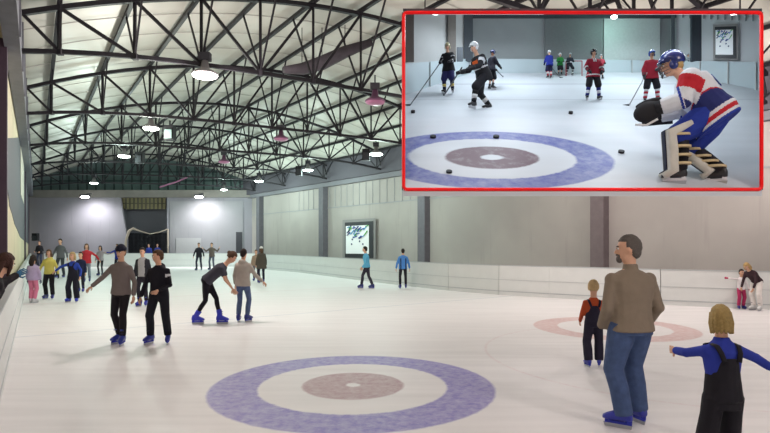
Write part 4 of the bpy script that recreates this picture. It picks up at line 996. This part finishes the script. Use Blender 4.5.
# leg pads
for i in (0, 1):
    k0, a0 = GJ['knee'][i], GJ['ank'][i]; yw = GJ['toe'][i]; f_ = V(-sin(yw), cos(yw), 0); r_ = V(cos(yw), sin(yw), 0)
    tdir = (GJ['hips'][i]-k0).normalized(); sdir = (a0-k0).normalized()
    path = [k0+tdir*.20+f_*.07, k0+f_*.10, k0.lerp(a0, .5)+f_*.085, a0+f_*.08-V(0, 0, .02), a0+f_*.17-V(0, 0, .075)]
    wd_ = [.15, .165, .16, .155, .12]; th_ = [.035, .06, .055, .055, .04]
    secs = []
    for j, p_ in enumerate(path):
        d_ = (path[min(j+1, 4)]-path[max(j-1, 0)]).normalized(); nf = r_.cross(d_); nf.normalize()
        secs.append((p_, r_*wd_[j], nf*th_[j]))
    mb = MB(); mb.sections(secs, 16, 0, .45); scale_mb(mb, gs); pad = mb.build('leg_pad', mat((196, 194, 184), .7, .12, 14), gt, True)
    mb = MB(); mb.sections([(c_+(-a_).cross(b2_).normalized()*0+((b2_.normalized())*(b2_.length+.004)*(1 if b2_.dot(f_) > 0 else -1)), a_*.42, b2_*.15) for c_, a_, b2_ in secs], 8, 0, .5)
    scale_mb(mb, gs); mb.build('pad_stripe', mat((30, 32, 52), .7), pad)
    mb = MB(); # dark inner calf guard
    mb.tube([k0-f_*.03, k0.lerp(a0, .5)-f_*.03, a0-f_*.02], [.085, .08, .07], 12); scale_mb(mb, gs); mb.build('calf_wrap', mat((34, 34, 40), .8), pad, True)
    for q_ in (.05, .38, .62, .85):
        c_ = k0.lerp(a0, q_); mb = MB(); mb.sections([(c_+V(0, 0, dz)-f_*.015+f_*.02, r_*.152, f_*.125) for dz in (-.012, .012)], 18, 0, .7); scale_mb(mb, gs)
        mb.build('strap', mat((196, 178, 140), .7), pad)
# catching glove and blocker
mb = MB(); h0 = GJ['wr'][0]+GJ['hd'][0]*.06; hr = GJ['hd'][0].to_track_quat('Y', 'Z').to_matrix()
mb.ell(h0+GJ['hd'][0]*.08, (.07, .16, .12), hr, 0, 16, 10); mb.tube([GJ['wr'][0]-GJ['hd'][0]*.14, h0], [.085, .08], 12); mb.ell(h0+GJ['hd'][0]*.08+V(0, 0, .1), (.03, .14, .04), hr)
scale_mb(mb, gs); go = mb.build('catching_glove', mat((30, 30, 34), .7), gt, True)
mb = MB(); mb.tube([(h0+GJ['hd'][0]*q_+V(0, 0, z_)) for q_, z_ in ((-.02, -.12), (.1, -.15), (.22, -.10))], [.014]*3, 6); scale_mb(mb, gs); mb.build('glove_trim', mat((220, 220, 220), .6), go, True)
mb = MB(); h1 = GJ['wr'][1]+GJ['hd'][1]*.04; mb.box(h1+V(.06, 0, 0), (.05, .34, .2)); mb.ell(h1, (.06, .09, .06)); scale_mb(mb, gs); mb.build('blocker', mat((32, 32, 38), .7), gt, True)
# red shoulder crest patch, number and dark lettering on the back
def on_back(u, x, n_=.0): return GJ['P']+GJ['U']*u+GJ['R']*x-GJ['F']*(.118*1.42+.05+n_)
def text_on(body, size, u, x, colr, name, up_u=1, flip=False):
    c_ = bpy.data.curves.new(name, 'FONT'); c_.body = body; c_.size = size*gs; c_.extrude = .004*gs; c_.align_x = 'CENTER'; c_.align_y = 'CENTER'; c_.offset = .003*gs
    o_ = bpy.data.objects.new(name, c_); link(o_, gt); c_.materials.append(mat(colr, .8))
    bpy.context.view_layer.update(); me_ = bpy.data.meshes.new_from_object(o_); bpy.data.objects.remove(o_); me_.materials.clear(); me_.materials.append(mat(colr, .8)); o_ = link(bpy.data.objects.new(name, me_), gt)
    nrm = -GJ['F']; upv = GJ['U']; rx = upv.cross(nrm).normalized()
    o_.matrix_local = Matrix.Translation(on_back(u, x, .012)*gs) @ Matrix((rx, upv, nrm)).transposed().to_4x4(); return o_
text_on('1', .24, .28, .0, (36, 44, 120), 'jersey_number')
mb = MB()
for i_, (w1, u1) in enumerate(((.05, .115), (.07, .115), (.04, .115), (.03, .085), (.08, .085), (.05, .085))):
    x_ = -.09+.075*(i_ % 3)
    mb.box(on_back(u1, x_+.02, .006), (w1, .006, .02), Matrix((GJ['R'], GJ['F'], GJ['U'])).transposed())
# pucks
for i_, (x_, y_) in enumerate(((413, 113), (433, 138), (496, 138), (449, 173), (621, 153), (570.5, 114), (593, 110), (592, 190-2), (760, 87))):
    if i_ in (6, 7): continue
    WD = ('by the left edge of the frame', 'on the left rim of the purple circle', 'on the upper rim of the purple circle', 'on the white ring of the purple circle', 'lying between the circle and the goalkeeper', 'small one beyond the circle, below the blue player', '', '', 'at the right edge of the display')[i_]
    g_ = RG(x_, y_); k_ = g_.y/F; mb = MB(); mb.tube([(0, 0, 0), (0, 0, 2.6*k_)], [3.0*k_*(.7 if y_ < 120 else 1)]*2, 16)
    o_ = mb.build('hockey_puck', mat((22, 22, 26), .6)); o_.location = g_; o_.rotation_euler = (math.atan(343/540), 0, 0)
    tag(o_, 'black hockey puck '+WD, 'puck', 'pucks in the display')
